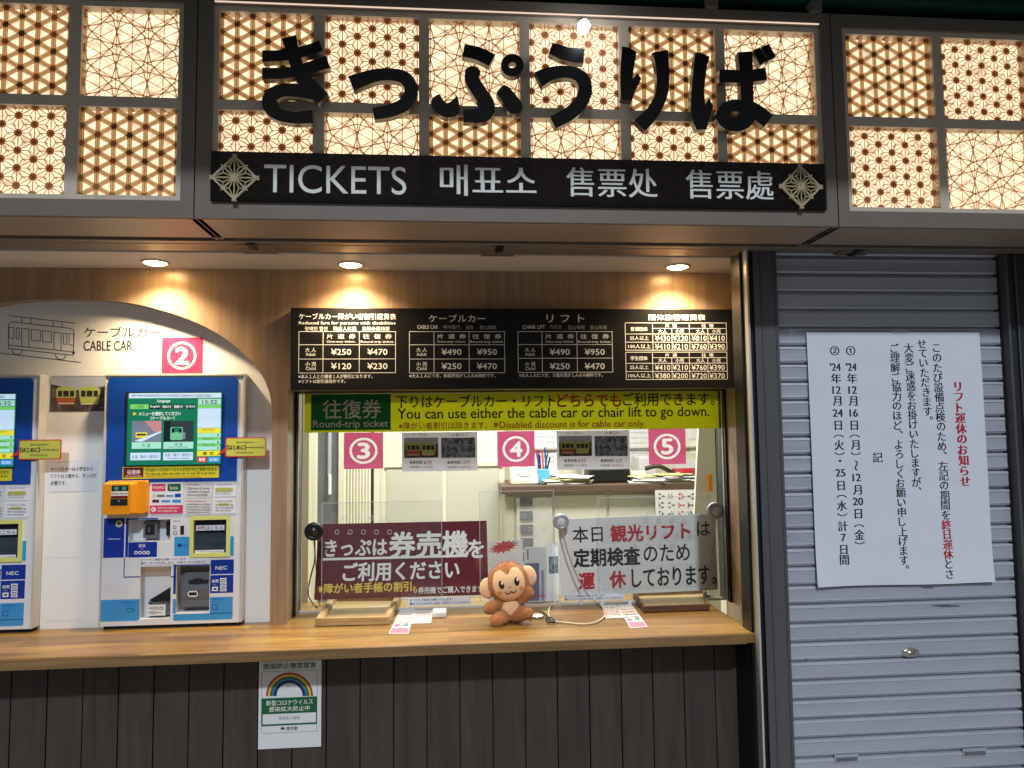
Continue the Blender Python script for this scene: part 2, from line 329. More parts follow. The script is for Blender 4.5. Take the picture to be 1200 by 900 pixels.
    def scrib(s, sh, x0, y0, x1, y1, m, lay=3, rows=1, fill=.62):
        """rows of writing too small in the photograph to be read"""
        for r_ in range(rows):
            h = (y1-y0)/rows; ya = y0+r_*h+h*.2; yb = ya+h*fill; x = x0; end = x1-(random.random()*.25*(x1-x0) if r_ == rows-1 and rows > 1 else 0)
            st = max(.7, (yb-ya)*.5)
            while x < end-st*.5:
                wd = st*random.uniform(.5, 1.1)
                k = random.randrange(3)
                if k == 0: s.rect(sh, x, ya, min(x+wd, x1), ya+(yb-ya)*.3, m, lay); s.rect(sh, x, yb-(yb-ya)*.3, min(x+wd, x1), yb, m, lay)
                elif k == 1: s.rect(sh, x, ya, x+wd*.35, yb, m, lay); s.rect(sh, x+wd*.5, ya+(yb-ya)*.35, min(x+wd, x1), yb-(yb-ya)*.3, m, lay)
                else: s.rect(sh, x, ya+(yb-ya)*.36, min(x+wd, x1), ya+(yb-ya)*.66, m, lay)
                x += wd+st*.28
    def tube(s, pts, r, m, n=8, closed=False, caps=True):
        pts = [Vector(p) for p in pts]; N = len(pts); rs = r if isinstance(r, (list, tuple)) else [r]*N
        ref = Vector((0, 0, 1)); rings = []
        for i, p in enumerate(pts):
            t = (pts[(i+1) % N]-pts[i-1]) if closed else pts[min(i+1, N-1)]-pts[max(i-1, 0)]
            t.normalize(); e = ref if abs(t.dot(ref)) < .95 else Vector((1, 0, 0))
            a = t.cross(e).normalized(); b = t.cross(a)
            rings.append([p+a*rs[i]*math.cos(2*PI*k/n)+b*rs[i]*math.sin(2*PI*k/n) for k in range(n)])
        vs = [q for r_ in rings for q in r_]; fs = []
        for i in range(N if closed else N-1):
            j = (i+1) % N
            for k in range(n): fs.append((i*n+k, i*n+(k+1) % n, j*n+(k+1) % n, j*n+k))
        s.add(vs, fs, m, True)
        if caps and not closed: s.add(rings[0], [tuple(range(n-1, -1, -1))], m); s.add(rings[-1], [tuple(range(n))], m)
    def lathe(s, c, axis, prof, m, n=28):
        """profile (radius, height along axis)"""
        c = Vector(c); ax = Vector(axis).normalized(); e = Vector((1, 0, 0)) if abs(ax.x) < .9 else Vector((0, 1, 0))
        a = ax.cross(e).normalized(); b = ax.cross(a); vs = []; fs = []
        for r, h in prof: vs += [c+ax*h+(a*math.cos(2*PI*k/n)+b*math.sin(2*PI*k/n))*max(r, 1e-5) for k in range(n)]
        for i in range(len(prof)-1):
            for k in range(n): fs.append((i*n+k, i*n+(k+1) % n, (i+1)*n+(k+1) % n, (i+1)*n+k))
        s.add(vs, fs, m, True)
    def ell(s, c, rad, m, rot=None, nu=24, nv=14):
        c = Vector(c); vs = []; fs = []
        for j in range(nv+1):
            th = PI*j/nv
            for i in range(nu):
                ph = 2*PI*i/nu; p = Vector((rad[0]*math.sin(th)*math.cos(ph), rad[1]*math.sin(th)*math.sin(ph), rad[2]*math.cos(th)))
                if rot: p = rot @ p
                vs.append(c+p)
        for j in range(nv):
            for i in range(nu): fs.append((j*nu+i, (j+1)*nu+i, (j+1)*nu+(i+1) % nu, j*nu+(i+1) % nu))
        s.add(vs, fs, m, True)
    def holed(s, sh, rect, holes, h, m, depth=0, mr=None):
        """front face with rectangular openings, and the reveals of the openings"""
        a0, b0, a1, b1 = rect
        A = sorted({a0, a1, *[q[0] for q in holes], *[q[2] for q in holes]}); B = sorted({b0, b1, *[q[1] for q in holes], *[q[3] for q in holes]})
        A = [a for a in A if a0 <= a <= a1]; B = [b for b in B if b0 <= b <= b1]
        for i in range(len(A)-1):
            for j in range(len(B)-1):
                ca, cb = (A[i]+A[i+1])/2, (B[j]+B[j+1])/2
                if any(q[0] < ca < q[2] and q[1] < cb < q[3] for q in holes): continue
                s.face(sh, [(A[i], B[j]), (A[i+1], B[j]), (A[i+1], B[j+1]), (A[i], B[j+1])], h, m)
        if depth:
            for x0, y0, x1, y1 in holes:
                c = [(x0, y0), (x1, y0), (x1, y1), (x0, y1)]
                for i in range(4):
                    p, q = c[i], c[(i+1) % 4]
                    s.quad(sh.P(*p, h), sh.P(*q, h), sh.P(*q, h-depth), sh.P(*p, h-depth), mr or m)
    def build(s, name, parent=None, bevel=0, merge=False, sub=0):
        me = bpy.data.meshes.new(name); loc = Vector((0, 0, 0))
        if parent: loc = Vector(parent['base'])
        elif s.v:
            xs = [p.x for p in s.v]; ys = [p.y for p in s.v]; zs = [p.z for p in s.v]
            loc = Vector(((min(xs)+max(xs))/2, (min(ys)+max(ys))/2, min(zs)))
        me.from_pydata([p-loc for p in s.v], [], s.f)
        for m in s.mats: me.materials.append(m)
        me.polygons.foreach_set('material_index', s.m); me.polygons.foreach_set('use_smooth', s.sm); me.update()
        if merge or bevel:
            bm = bmesh.new(); bm.from_mesh(me); bmesh.ops.remove_doubles(bm, verts=bm.verts, dist=1e-5); bmesh.ops.recalc_face_normals(bm, faces=bm.faces); bm.to_mesh(me); bm.free()
        o = bpy.data.objects.new(name, me); COL.objects.link(o)
        if parent:
            if 'depth2' in parent: o.parent = parent
            else: o.parent = parent
            pb = Vector(parent['base']); po = Vector(parent.get('own', (0, 0, 0)))
        else: o.location = loc
        if bevel:
            md = o.modifiers.new('bevel', 'BEVEL'); md.width = bevel; md.segments = 2; md.limit_method = 'ANGLE'; md.angle_limit = R(40); md.harden_normals = False
        if sub: md = o.modifiers.new('sub', 'SUBSURF'); md.levels = sub; md.render_levels = sub
        o['base'] = tuple(loc)
        return o
GC = {}
def glyph(t, res=2):
    if (t, res) in GC: return GC[(t, res)]
    c = bpy.data.curves.new('lettering', 'FONT'); c.body = t; c.size = 1; c.resolution_u = res
    o = bpy.data.objects.new('lettering', c); me = o.to_mesh()
    vs = [(v.co.x, v.co.y) for v in me.vertices]; fs = [tuple(p.vertices) for p in me.polygons]
    o.to_mesh_clear(); bpy.data.objects.remove(o); bpy.data.curves.remove(c)
    bb = (min(x for x, y in vs), min(y for x, y in vs), max(x for x, y in vs), max(y for x, y in vs)) if vs else (0, 0, 1, 1)
    GC[(t, res)] = (vs, fs, bb, EM); return GC[(t, res)]
EM = 1.0
_b = glyph('国')[2]; EM = (_b[2]-_b[0])/.85; GC.clear()
def rounded(a0, b0, a1, b1, r, n=6, top=True, bot=True):
    pts = []
    for cx, cy_, s, on in ((a1, b1, 0, top), (a0, b1, 90, top), (a0, b0, 180, bot), (a1, b0, 270, bot)):
        if not on or r == 0: pts.append((cx, cy_)); continue
        ox = cx-r if cx == a1 else cx+r; oy = cy_-r if cy_ == b1 else cy_+r
        pts += [(ox+r*math.cos(R(s+90*i/n)), oy+r*math.sin(R(s+90*i/n))) for i in range(n+1)]
    return pts
def thing(name, label, cat, loc, group=None):
    o = bpy.data.objects.new(name, None); COL.objects.link(o); o.location = loc; o['base'] = tuple(loc); o.empty_display_size = .05
    o['label'] = label; o['category'] = cat
    if group: o['group'] = group
    return o
def tag(o, label, cat, group=None, kind=None):
    o['label'] = label; o['category'] = cat
    if group: o['group'] = group
    if kind: o['kind'] = kind
    return o
def catmull(pts, n=8, closed=False):
    out = []; N = len(pts); rng = range(N) if closed else range(N-1)
    for i in rng:
        p0, p1, p2, p3 = (pts[(i-1) % N] if closed or i else pts[0]), pts[i], pts[(i+1) % N], (pts[(i+2) % N] if closed or i+2 < N else pts[-1])
        for k in range(n):
            t = k/n
            out.append(tuple(.5*((2*b)+(c-a)*t+(2*a-5*b+4*c-d)*t*t+(3*b-a-3*c+d)*t**3) for a, b, c, d in zip(p0, p1, p2, p3)))
    if not closed: out.append(tuple(pts[-1]))
    return out

# ================================================================== the place
g = G(); g.box(-40, -60, -.2, 40, 12, 0, M['pave']); o = g.build('ground'); o['kind'] = 'structure'; o['label'] = 'grey pavement in front of the ticket counter'; o['category'] = 'ground'

CZ = .967                      # counter top
TOPZ = 2.106                   # soffit and ceiling over the counter
SY = -.57                      # front of the sign boxes
g = G(); n = 40; hv = []  # unseen slope, added to block low sky light and darken what the glass mirrors
for j in range(7):
    for i in range(n+1):
        a = R(200+140*i/n); r_ = 13+j*1.6; hv.append((r_*math.cos(a)*1.6, r_*math.sin(a), [-.5, .8, 2.0, 3.2, 4.4, 5.2, 5.6][j]+(.7*math.sin(i*1.9)+.5*math.sin(i*3.3+j) if j else 0)))
g.add(hv, [(j*(n+1)+i, j*(n+1)+i+1, (j+1)*(n+1)+i+1, (j+1)*(n+1)+i) for j in range(6) for i in range(n)], mat('added_slope', (58, 66, 44), .95, var=.5, scale=1.5), True)
o = g.build('added_hills'); o['kind'] = 'structure'; o['label'] = 'unseen dark slope added across the street to dim window reflections'; o['category'] = 'hill'
# ---- ticket office building: timber wall, ceiling strip, cladding, niche panel, room behind
office = thing('ticket_office', 'ticket office front with brown wood grain wall over dark plank base', 'building', (0, .1, 0))
W0 = plane(0)
arch_px = [(0, 362), (30, 354.5), (80, 350.5), (133, 352.5), (180, 361), (230, 378), (270, 401), (300, 430), (314, 455), (319, 480)]
arch = [W0.px(*p) for p in arch_px]
axc = W0.px(80, 351)[0]
right = [p for p in arch if p[0] > axc+.001]; top = W0.px(80, 350.5)
half = [(0, top[1]-axc*0)]  # placeholder apex
full = [(2*axc-a, b) for a, b in reversed(right)] + [(axc, top[1])] + right
full = catmull(full, 5)
NR = right[-1][0]; NL = 2*axc-NR
wl, wr = -.514, .983
wtop = W0.px(600, 455)[1]; WEND = W0.px(880, 600)[0]+.02
out = [(-3.2, CZ), (NL, CZ)] + full + [(NR, CZ), (wl, CZ), (wl, wtop), (wr, wtop), (wr, CZ), (WEND, CZ), (WEND, TOPZ+.05), (-3.2, TOPZ+.05)]
g = G(); g.prism(W0, out, -.105, 0, M['wall']); g.build('wood_wall', office)
# white niche panel
g = G(); NY = .045; NP = plane(NY)
g.box(NL-.01, NY, CZ-.02, NR+.01, NY+.03, top[1]+.01, M['white']); g.build('niche_panel', office)
g = G(); g.box(-3.2, -.215, TOPZ, WEND, .02, TOPZ+.03, M['ceiling']); g.build('ceiling_strip', office)
# shutter slot over the counter
g = G()
for y0, y1, z0, z1, m in ((-.385, -.362, TOPZ+.012, TOPZ+.05, M['black']), (-.362, -.335, TOPZ-.004, TOPZ+.05, M['track']), (-.335, -.318, TOPZ+.02, TOPZ+.05, M['black']),
                          (-.318, -.238, TOPZ-.001, TOPZ+.05, M['track']), (-.238, -.215, TOPZ+.015, TOPZ+.05, M['black'])): g.box(-3.2, y0, z0, 4.2, y1, z1, m)
for px_ in (585, 300, 1010):
    x = at(px_, 290, Z=TOPZ).x; g.box(x-.05, -.33, TOPZ-.006, x+.05, -.225, TOPZ-.0012, M['track']); g.box(x-.012, -.35, TOPZ-.01, x+.012, -.29, TOPZ-.0062, M['darkmetal'])
g.build('shutter_track', office, bevel=.002)
g = G()
for a, b in ((-3.2, at(228, 252, Y=SY).x-.001), (at(228, 252, Y=SY).x+.001, 4.2)): g.box(a, SY+.012, TOPZ, b, -.385, TOPZ+.03, M['soffit'])
g.build('soffit', office)
# cladding planks under the counter
CLY = -.15; pw = at(600+38, 840, Y=CLY).x-at(600, 840, Y=CLY).x; x = at(13, 840, Y=CLY).x-pw*40; PE = at(876, 840, Y=CLY).x
g = G()
while x < PE:
    x1 = min(x+pw-.0035, PE); dz = random.uniform(0, .0025)
    if x > -3.2: g.box(x, CLY-dz, .0, x1, CLY+.02, CZ-.03, M['clad'])
    x += pw
o = g.build('plank_cladding', office, bevel=.0012)
g = G(); g.box(-3.2, CLY+.021, 0, PE+.05, CLY+.05, CZ-.03, M['black']); g.build('cladding_backing', office)

# ---- room behind the window
RY = 2.0; room = office
RX0, RX1, RZ0, RZ1 = -1.3, 2.1, .35, 2.55
g = G()
g.box(RX0, RY+.3, RZ0, RX1, RY+.34, RZ1, M['cream'])
g.box(RX0-.04, .14, RZ0, RX0, RY+.34, RZ1, M['cream']); g.box(RX1, .14, RZ0, RX1+.04, RY+.34, RZ1, M['cream'])
g.box(RX0, .14, RZ1, RX1, RY+.34, RZ1+.04, M['ceiling']); g.box(RX0, .34, RZ0-.04, RX1, RY+.34, RZ0, M['roomgrey'])
g.build('back_room', office)
# cream partition with rails, left of the desk
RS = plane(RY)
g = G()
def rb(x0, y0, x1, y1, m, y=RY, t=.03): 
    a = plane(y).rc(x0, y0, x1, y1); g.box(a[0], y, a[1], a[2], y+t, a[3], m)
rb(444, 440, 592, 800, M['cream'], RY, .05)
rb(444, 540, 590, 547, M['cream'], RY-.018, .016); rb(444, 440, 450, 800, M['cream'], RY-.02, .018)
rb(453, 549, 519, 790, M['roomgrey'], RY-.006, .005); rb(524, 549, 586, 790, M['roomgrey'], RY-.006, .005)
g.build('cream_partition', office, bevel=.003)
# fluted curtain-like cream panel and door with a grey pane on the left
g = G(); FS = plane(RY-.12)
x = 402.
while x < 431: 
    a = FS.rc(x, 440, x+3.6, 800); g.tube([((a[0]+a[2])/2, RY-.12, a[1]), ((a[0]+a[2])/2, RY-.12, a[3])], (a[2]-a[0])*.52, M['cream'], 10); x += 3.6
g.build('fluted_panel', office)
room_door = thing('room_door', 'cream framed inner door with dark grey glass at left of window', 'door', (-.75, RY-.3, RZ0))
g = G()
rb(340, 440, 371, 800, M['cream'], RY-.32, .05); rb(396, 440, 404, 800, M['cream'], RY-.32, .05); rb(371, 440, 396, 470, M['cream'], RY-.32, .05)
g.build('door_frame', room_door, bevel=.004)
g = G(); rb(371, 470, 396, 800, M['outside'], RY-.30, .01); g.build('door_pane', room_door)
g = G(); rb(384, 470, 388, 560, M['hazeprint'], RY-.325, .02); rb(384.5, 556, 388, 580, M['gloss'], RY-.33, .02); g.build('push_bar', room_door, bevel=.004)
g = G(); rb(431, 440, 438, 800, M['postdark'], RY-.1, .02); rb(438, 440, 444, 800, M['cream'], RY-.1, .04); g.build('dark_reveal', office)
# fluorescent ceiling light of the room
rl = thing('fluorescent_light', 'fluorescent ceiling light inside the office behind the ticket window', 'ceiling light', (.3, 1.1, RZ1))
g = G(); g.box(-.5, 1.0, RZ1-.05, 1.3, 1.24, RZ1-.002, M['ceiling']); g.build('light_housing', rl, bevel=.004)
for yy in (1.06, 1.18):
    g = G(); g.tube([(-.45, yy, RZ1-.07), (1.25, yy, RZ1-.07)], .014, M['tube'], 10); g.build('light_tube', rl)
ld = bpy.data.lights.new('office_light', 'AREA'); ld.shape = 'RECTANGLE'; ld.size = 1.8; ld.size_y = .25; ld.energy = 30*K*2.1; ld.color = (1.0, .985, .91)
lo = bpy.data.objects.new('office_light', ld); COL.objects.link(lo); lo.parent = rl; lo.location = (.1, .02, -.1)

# ---- the ticket window: frame, glass, perforated shields
WY = .106; GY = .165
win = thing('ticket_window', 'wide black framed ticket window above the wooden counter', 'window', (.2, WY, CZ))
g = G(); hz = wtop-.004
g.box(wl-.02, .106, CZ+.0005, wl+.007, .205, wtop+.05, M['darkmetal']); g.box(wr-.007, .106, CZ+.0005, wr+.02, .205, wtop+.05, M['darkmetal'])
g.box(wl+.007, .106, hz, wr-.007, .205, wtop+.05, M['darkmetal'])
g.box(wl+.0072, .125, CZ+.0005, wl+.010, .135, hz, M['mside']); g.box(wr-.010, .125, CZ+.0005, wr-.0072, .135, hz, M['mside'])
g.build('window_frame', win, bevel=.0015)
gl0, gl1, glt = wl+.0075, wr-.0075, hz-.0005
g = G(); g.box(gl0, GY, CZ, gl1, GY+.006, glt, M['glass']); g.build('glass', win)
g = G(); g.box(gl0, GY-.012, CZ, gl1, GY-.002, CZ+.006, M['mside']); g.build('sill_rail', win)
GS = plane(GY-.010)
def shield(x0, y0, x1, y1, rows, label):
    t = thing('acrylic_shield', label, 'acrylic screen', GS.P(*GS.px((x0+x1)/2, y1)), 'perforated clear acrylic screens on the ticket window')
    a0, b0, a1, b1 = GS.rc(x0, y0, x1, y1); b0 = max(b0, CZ+.008)
    g = G(); y = GY-.010; g.box(a0, y, b0, a1, y+.004, b1, M['acryl']); g.build('clear_sheet', t)
    g = G(); e = .0018
    for q in ((a0, b0, a0+e, b1), (a1-e, b0, a1, b1), (a0, b1-e, a1, b1)): g.box(q[0], y-.001, q[1], q[2], y-.0002, q[3], M['edge'])
    g.build('polished_edge', t)
    for hx, hy in rows:
        g = G(); a, b = GS.px(hx, hy); r = .0072
        g.tube([GS.P(a+r*math.cos(2*PI*k/16), b+r*math.sin(2*PI*k/16), .0012) for k in range(16)], .0011, M['edge'], 6, closed=True); g.build('speech_hole_rim', t)
    return t
shield(377, 588, 518, 704, [(404+15.6*i, 607) for i in range(4)]+[(395+15.4*i, 623.5) for i in range(5)], 'clear acrylic screen with speech holes in front of maroon sign')
shield(562, 575, 650, 704, [(x, 604.5) for x in (598, 613.5, 629)]+[(x, 620) for x in (591, 606, 621, 637)], 'clear acrylic screen with speech holes behind the toy monkey')
shield(702, 582, 834, 704, [(760+15*i, 602) for i in range(5)]+[(752+15*i, 618+.3*i) for i in range(5)]+[(746+15*i, 632) for i in range(5)], 'clear acrylic screen with speech holes in front of white sign')

# ---- counter
ct = thing('wooden_counter', 'golden oak counter shelf running below ticket machines and window', 'counter', (0, -.1, CZ))
CFY = -.283; CX1 = at(886, 742, Y=CFY).x
g = G(); g.box(-3.2, CFY, CZ-.029, CX1, .33, CZ, M['counter']); g.build('counter_top', ct, bevel=.003)
g = G(); g.box(-3.2, CFY-.0025, CZ-.030, CX1-.03, CFY-.0002, CZ-.003, M['cedge']); g.build('edge_band', ct)

# ---- sign boxes
def clipseg(p, q, rc):
    a0, b0, a1, b1 = rc; t0, t1 = 0., 1.; dx, dy = q[0]-p[0], q[1]-p[1]
    for pp, qq in ((-dx, p[0]-a0), (dx, a1-p[0]), (-dy, p[1]-b0), (dy, b1-p[1])):
        if abs(pp) < 1e-12:
            if qq < 0: return None
        else:
            r = qq/pp
            if pp < 0: t0 = max(t0, r)
            else: t1 = min(t1, r)
    if t0 >= t1: return None
    return (p[0]+dx*t0, p[1]+dy*t0), (p[0]+dx*t1, p[1]+dy*t1)
A_ = .0445
def lattice(parent, rc, typ, Y0):
    g = G(); sh = plane(Y0); cx, cyy = (rc[0]+rc[2])/2, (rc[1]+rc[3])/2
    D = .013; jig = [0]
    def bar(p, q, wd, dep=D, mm='lattice', up=0):
        c = clipseg(p, q, rc)
        if not c: return
        p, q = c; dx, dy = q[0]-p[0], q[1]-p[1]; l = math.hypot(dx, dy)
        if l < 1e-4: return
        nx, ny = -dy/l*wd/2, dx/l*wd/2; jig[0] = (jig[0]+1) % 9; h = jig[0]*4e-5+up
        P = [(p[0]+nx, p[1]+ny), (p[0]-nx, p[1]-ny), (q[0]-nx, q[1]-ny), (q[0]+nx, q[1]+ny)]
        F = [sh.P(*x, h) for x in P]; B = [sh.P(*x, h-dep) for x in P]
        g.add(F+B, [(0, 1, 2, 3), (0, 4, 5, 1), (2, 6, 7, 3)], M[mm])
    ex = (math.sqrt(3)/2*A_, A_/2); ey = (0, A_)
    dirs = [(0, 1), (math.sqrt(3)/2, .5), (math.sqrt(3)/2, -.5)]
    hgt = math.sqrt(3)/2*A_
    def family(offs, wd, **kw):
        for dx, dy in dirs:
            nx, ny = -dy, dx
            for k in range(-9, 10):
                for o in offs:
                    s = k*hgt+o; p = (cx+nx*s-dx, cyy+ny*s-dy); q = (cx+nx*s+dx, cyy+ny*s+dy); bar(p, q, wd, **kw)
    nodes = [(cx+i*ex[0], cyy+i*ex[1]+j*A_) for i in range(-5, 6) for j in range(-8, 9)]
    inside = lambda p, e: rc[0]-e < p[0] < rc[2]+e and rc[1]-e < p[1] < rc[3]+e
    if typ == 'B': (family((0,), .0104, mm='latticepale'), family((-.0050, 0, .0050), .0017, mm='latticeline', dep=.0006, up=.0012))
    elif typ == 'A':
        family((0,), .0027)
        for p in nodes:
            if not inside(p, .05): continue
            for k in range(6):
                an = R(60*k); c = (p[0]+A_/math.sqrt(3)*math.cos(an), p[1]+A_/math.sqrt(3)*math.sin(an)); bar(p, c, .0025)
            if inside(p, .006): g.face(sh, [(p[0]+.0102*math.cos(R(30*k)), p[1]+.0102*math.sin(R(30*k))) for k in range(12)], .0012, M['hub'])
    else:
        family((0,), .0021)
        for i in range(-3, 4):
            for j in range(-5, 6):
                p = (cx-A_*.87+i*2*ex[0], cyy+A_*.25+i*2*ex[1]+j*2*A_)
                if not inside(p, .06): continue
                tips = [(p[0]+A_*math.cos(R(30+60*k)), p[1]+A_*math.sin(R(30+60*k))) for k in range(6)]
                for k in range(6):
                    m_ = (p[0]+.27*A_*math.cos(R(90+60*k)), p[1]+.27*A_*math.sin(R(90+60*k)))
                    bar(tips[k], m_, .0030); bar(m_, tips[(k+2) % 6], .0030)
    g.build('lattice_panel', parent)
SS = plane(SY)
rowsz = (SS.px(600, 25)[1], SS.px(600, 125.5)[1], SS.px(600, 137)[1], SS.px(600, 236)[1])
def sign_box(name, label, x0, x1, cols, types, ztop):
    t = thing(name, label, 'illuminated sign', ((x0+x1)/2, SY, TOPZ), 'backlit lattice sign boxes over the counter' if name == 'lattice_light_box' else None)
    g = G(); zt = ztop
    holes = [(c0, z1, c1, z0) for c0, c1 in cols for z0, z1 in (rowsz[:2], rowsz[2:])]
    g.holed(SS, (x0, TOPZ-.002, x1, zt), holes, 0, M['muntin'], .03)
    big = (min(c[0] for c in cols)-.014, rowsz[3]-.014, max(c[1] for c in cols)+.014, rowsz[0]+.014)
    # raised outer casing round the lattice field
    for q in ((x0, TOPZ-.002, x1, big[1]), (x0, big[3], x1, zt), (x0, big[1], big[0], big[3]), (big[2], big[1], x1, big[3])):
        g.box(q[0], SY-.008, q[1], q[2], SY-.0005, q[3], M['frame'])
    for q in ((x0, x0+.012), (x1-.012, x1)): g.box(q[0], SY+.0005, TOPZ, q[1], SY+.25, zt, M['frame'])
    g.box(x0+.012, SY+.0005, zt-.012, x1-.012, SY+.25, zt, M['frame'])
    g.build('sign_frame', t)
    g = G(); g.quad((x0+.02, SY+.045, TOPZ+.01), (x1-.02, SY+.045, TOPZ+.01), (x1-.02, SY+.045, zt-.02), (x0+.02, SY+.045, zt-.02), M['diffuser']); g.build('light_diffuser', t)
    k = 0
    for ci, (c0, c1) in enumerate(cols):
        for ri in range(2):
            lattice(t, holes[k], types[ci][ri], SY+.012); k += 1
    return t
sx = lambda p: SS.px(p, 120)[0]
SB0, SB1 = sx(231)+.0015, sx(975)-.0015
ZT = SS.px(600, 3.5)[1]
ccols = [(sx(a), sx(b)) for a, b in ((256, 367), (380, 491), (503, 610), (621.5, 727), (738.5, 840), (851, 957))]
signC = sign_box('ticket_sign', 'wide backlit lattice sign with six big black hiragana letters', SB0, SB1, ccols, ['BA', 'AC', 'CB', 'AC', 'BA', 'CB'], ZT)
pit = sx(208)-sx(78)
lcols = [(sx(93)-pit*i, sx(208)-pit*i) for i in range(5)][::-1]
sign_box('lattice_light_box', 'backlit lattice light box left of the hiragana sign, above ticket machines', lcols[0][0]-.06, SB0-.003, lcols, ['AB', 'CA', 'AC', 'BA', 'CB'], ZT)
rp = sx(1106)-sx(994)
rcols = [(sx(994)+rp*i, sx(1096)+rp*i) for i in range(5)]
sign_box('lattice_light_box', 'backlit lattice light box right of the hiragana sign, above the shutter', SB1+.003, rcols[-1][1]+.06, rcols, ['BA', 'AC', 'CB', 'AC', 'BA'], ZT)
# LED strip at the top of the middle sign
g = G(); ls = [at(255, 14, Y=SY-.010), at(960, 29, Y=SY-.010)]; zz = rowsz[0]+.018
g.box(ccols[0][0]-.01, SY-.0125, zz-.0012, ccols[-1][1]+.01, SY-.009, zz+.0012, emat('led_strip', (255, 226, 205), .85)); g.build('led_strip', signC)
# big black characters
LS = plane(SY-.030)
def stroke(g, org, pts, hw, lay, z=6.0):
    P = catmull([(org[0]+x/z, org[1]+y/z, h/z) for (x, y), h in zip(pts, hw)], 7)
    L = []; Rr = []
    for i, (x, y, h) in enumerate(P):
        a = P[max(i-1, 0)]; b = P[min(i+1, len(P)-1)]; dx, dy = b[0]-a[0], b[1]-a[1]; l = math.hypot(dx, dy) or 1
        L.append((x-dy/l*h, y+dx/l*h)); Rr.append((x+dy/l*h, y-dx/l*h))
    g.prism(LS, [LS.px(*p) for p in L+Rr[::-1]], -.012, .010+lay*.0006, M['letter'], M['lettersteel'])
def shape(g, org, pts, lay, z=6.0):
    g.prism(LS, [LS.px(org[0]+x/z, org[1]+y/z) for x, y in catmull(pts, 3, True)], -.012, .010+lay*.0006, M['letter'], M['lettersteel'])
def poly(g, org, pts, lay, z=6.0): g.prism(LS, [LS.px(org[0]+x/z, org[1]+y/z) for x, y in pts], -.012, .010+lay*.0006, M['letter'], M['lettersteel'])
def ringp(g, org, c, ro, ri, lay, z=6.0, ci=None):
    n = 36; ci = ci or c
    o_ = [LS.px(org[0]+(c[0]+ro[0]*math.cos(2*PI*k/n))/z, org[1]+(c[1]+ro[1]*math.sin(2*PI*k/n))/z) for k in range(n)]
    i_ = [LS.px(org[0]+(ci[0]+ri[0]*math.cos(2*PI*k/n))/z, org[1]+(ci[1]+ri[1]*math.sin(2*PI*k/n))/z) for k in range(n)]
    h1 = .010+lay*.0006; vs = [LS.P(*p, h1) for p in o_]+[LS.P(*p, h1) for p in i_]+[LS.P(*p, -.012) for p in o_]+[LS.P(*p, -.012) for p in i_]
    g.add(vs, [(k, n+k, n+(k+1) % n, (k+1) % n) for k in range(n)], M['letter'])
    g.add(vs, [(k, (k+1) % n, 2*n+(k+1) % n, 2*n+k) for k in range(n)]+[(n+k, 3*n+k, 3*n+(k+1) % n, n+(k+1) % n) for k in range(n)], M['lettersteel'])
O1, O2, O3 = (300, 40), (500, 40), (720, 40)
g = G(); stroke(g, O1, [(50, 168), (200, 163), (330, 138), (462, 96)], [40, 38, 38, 38], 0); stroke(g, O1, [(50, 290), (220, 286), (370, 252), (512, 208)], [40, 38, 40, 46], 1)
stroke(g, O1, [(238, 34), (262, 130), (295, 240), (345, 335), (478, 470)], [54, 44, 46, 52, 50], 2)
stroke(g, O1, [(420, 440), (300, 412), (190, 412), (112, 452), (105, 520), (170, 580), (280, 600), (405, 594)], [40, 46, 46, 50, 50, 42, 42, 46], 3); g.build('hiragana_letter', signC)
g = G(); stroke(g, O1, [(672, 360), (820, 308), (940, 296), (1045, 320), (1092, 400), (1050, 500), (950, 548), (828, 572)], [56, 46, 42, 46, 46, 48, 46, 42], 0); g.build('hiragana_letter', signC)
g = G(); stroke(g, O2, [(258, 128), (360, 150), (460, 198)], [44, 46, 46], 0)
stroke(g, O2, [(326, 262), (318, 330), (370, 420), (424, 510), (395, 580), (256, 586)], [50, 50, 50, 52, 52, 44], 1); ringp(g, O2, (322, 285), (54, 46), (1, 1), 2)
shape(g, O2, [(35, 472), (88, 434), (112, 470), (140, 496), (178, 480), (213, 447), (226, 490), (232, 540), (215, 582), (150, 598), (90, 578), (42, 530)], 0)
shape(g, O2, [(490, 425), (540, 372), (582, 392), (640, 460), (668, 505), (668, 548), (605, 575), (566, 548), (520, 470)], 0); ringp(g, O2, (600, 232), (80, 80), (27, 22), 0); g.build('hiragana_letter', signC)
g = G(); poly(g, O2, [(855, 150), (880, 75), (1000, 108), (1105, 115), (1098, 218), (1000, 207), (930, 188)], 0)
stroke(g, O2, [(782, 332), (880, 288), (1000, 280), (1085, 320), (1110, 400), (1080, 490), (1000, 570), (882, 634)], [58, 46, 42, 46, 48, 48, 48, 46], 1); g.build('hiragana_letter', signC)
g = G(); poly(g, O3, [(48, 100), (100, 108), (150, 140), (134, 230), (122, 330), (155, 285), (183, 325), (160, 375), (138, 415), (118, 478), (60, 474), (38, 464), (34, 300), (40, 190)], 0)
stroke(g, O3, [(314, 134), (328, 220), (334, 340), (318, 450), (262, 560), (172, 656)], [56, 48, 44, 44, 46, 54], 1); g.build('hiragana_letter', signC)
g = G(); poly(g, O3, [(560, 140), (610, 148), (662, 172), (643, 230), (622, 400), (630, 515), (655, 460), (688, 520), (662, 590), (640, 680), (570, 684), (540, 620), (528, 540), (530, 430), (548, 250)], 0)
stroke(g, O3, [(728, 306), (900, 308), (1057, 292)], [46, 44, 44], 0); stroke(g, O3, [(908, 138), (918, 300), (924, 500)], [50, 46, 44], 1)
ringp(g, O3, (842, 584), (138, 112), (40, 25), 2, ci=(838, 582)); stroke(g, O3, [(880, 500), (980, 555), (1072, 622)], [48, 52, 54], 3)
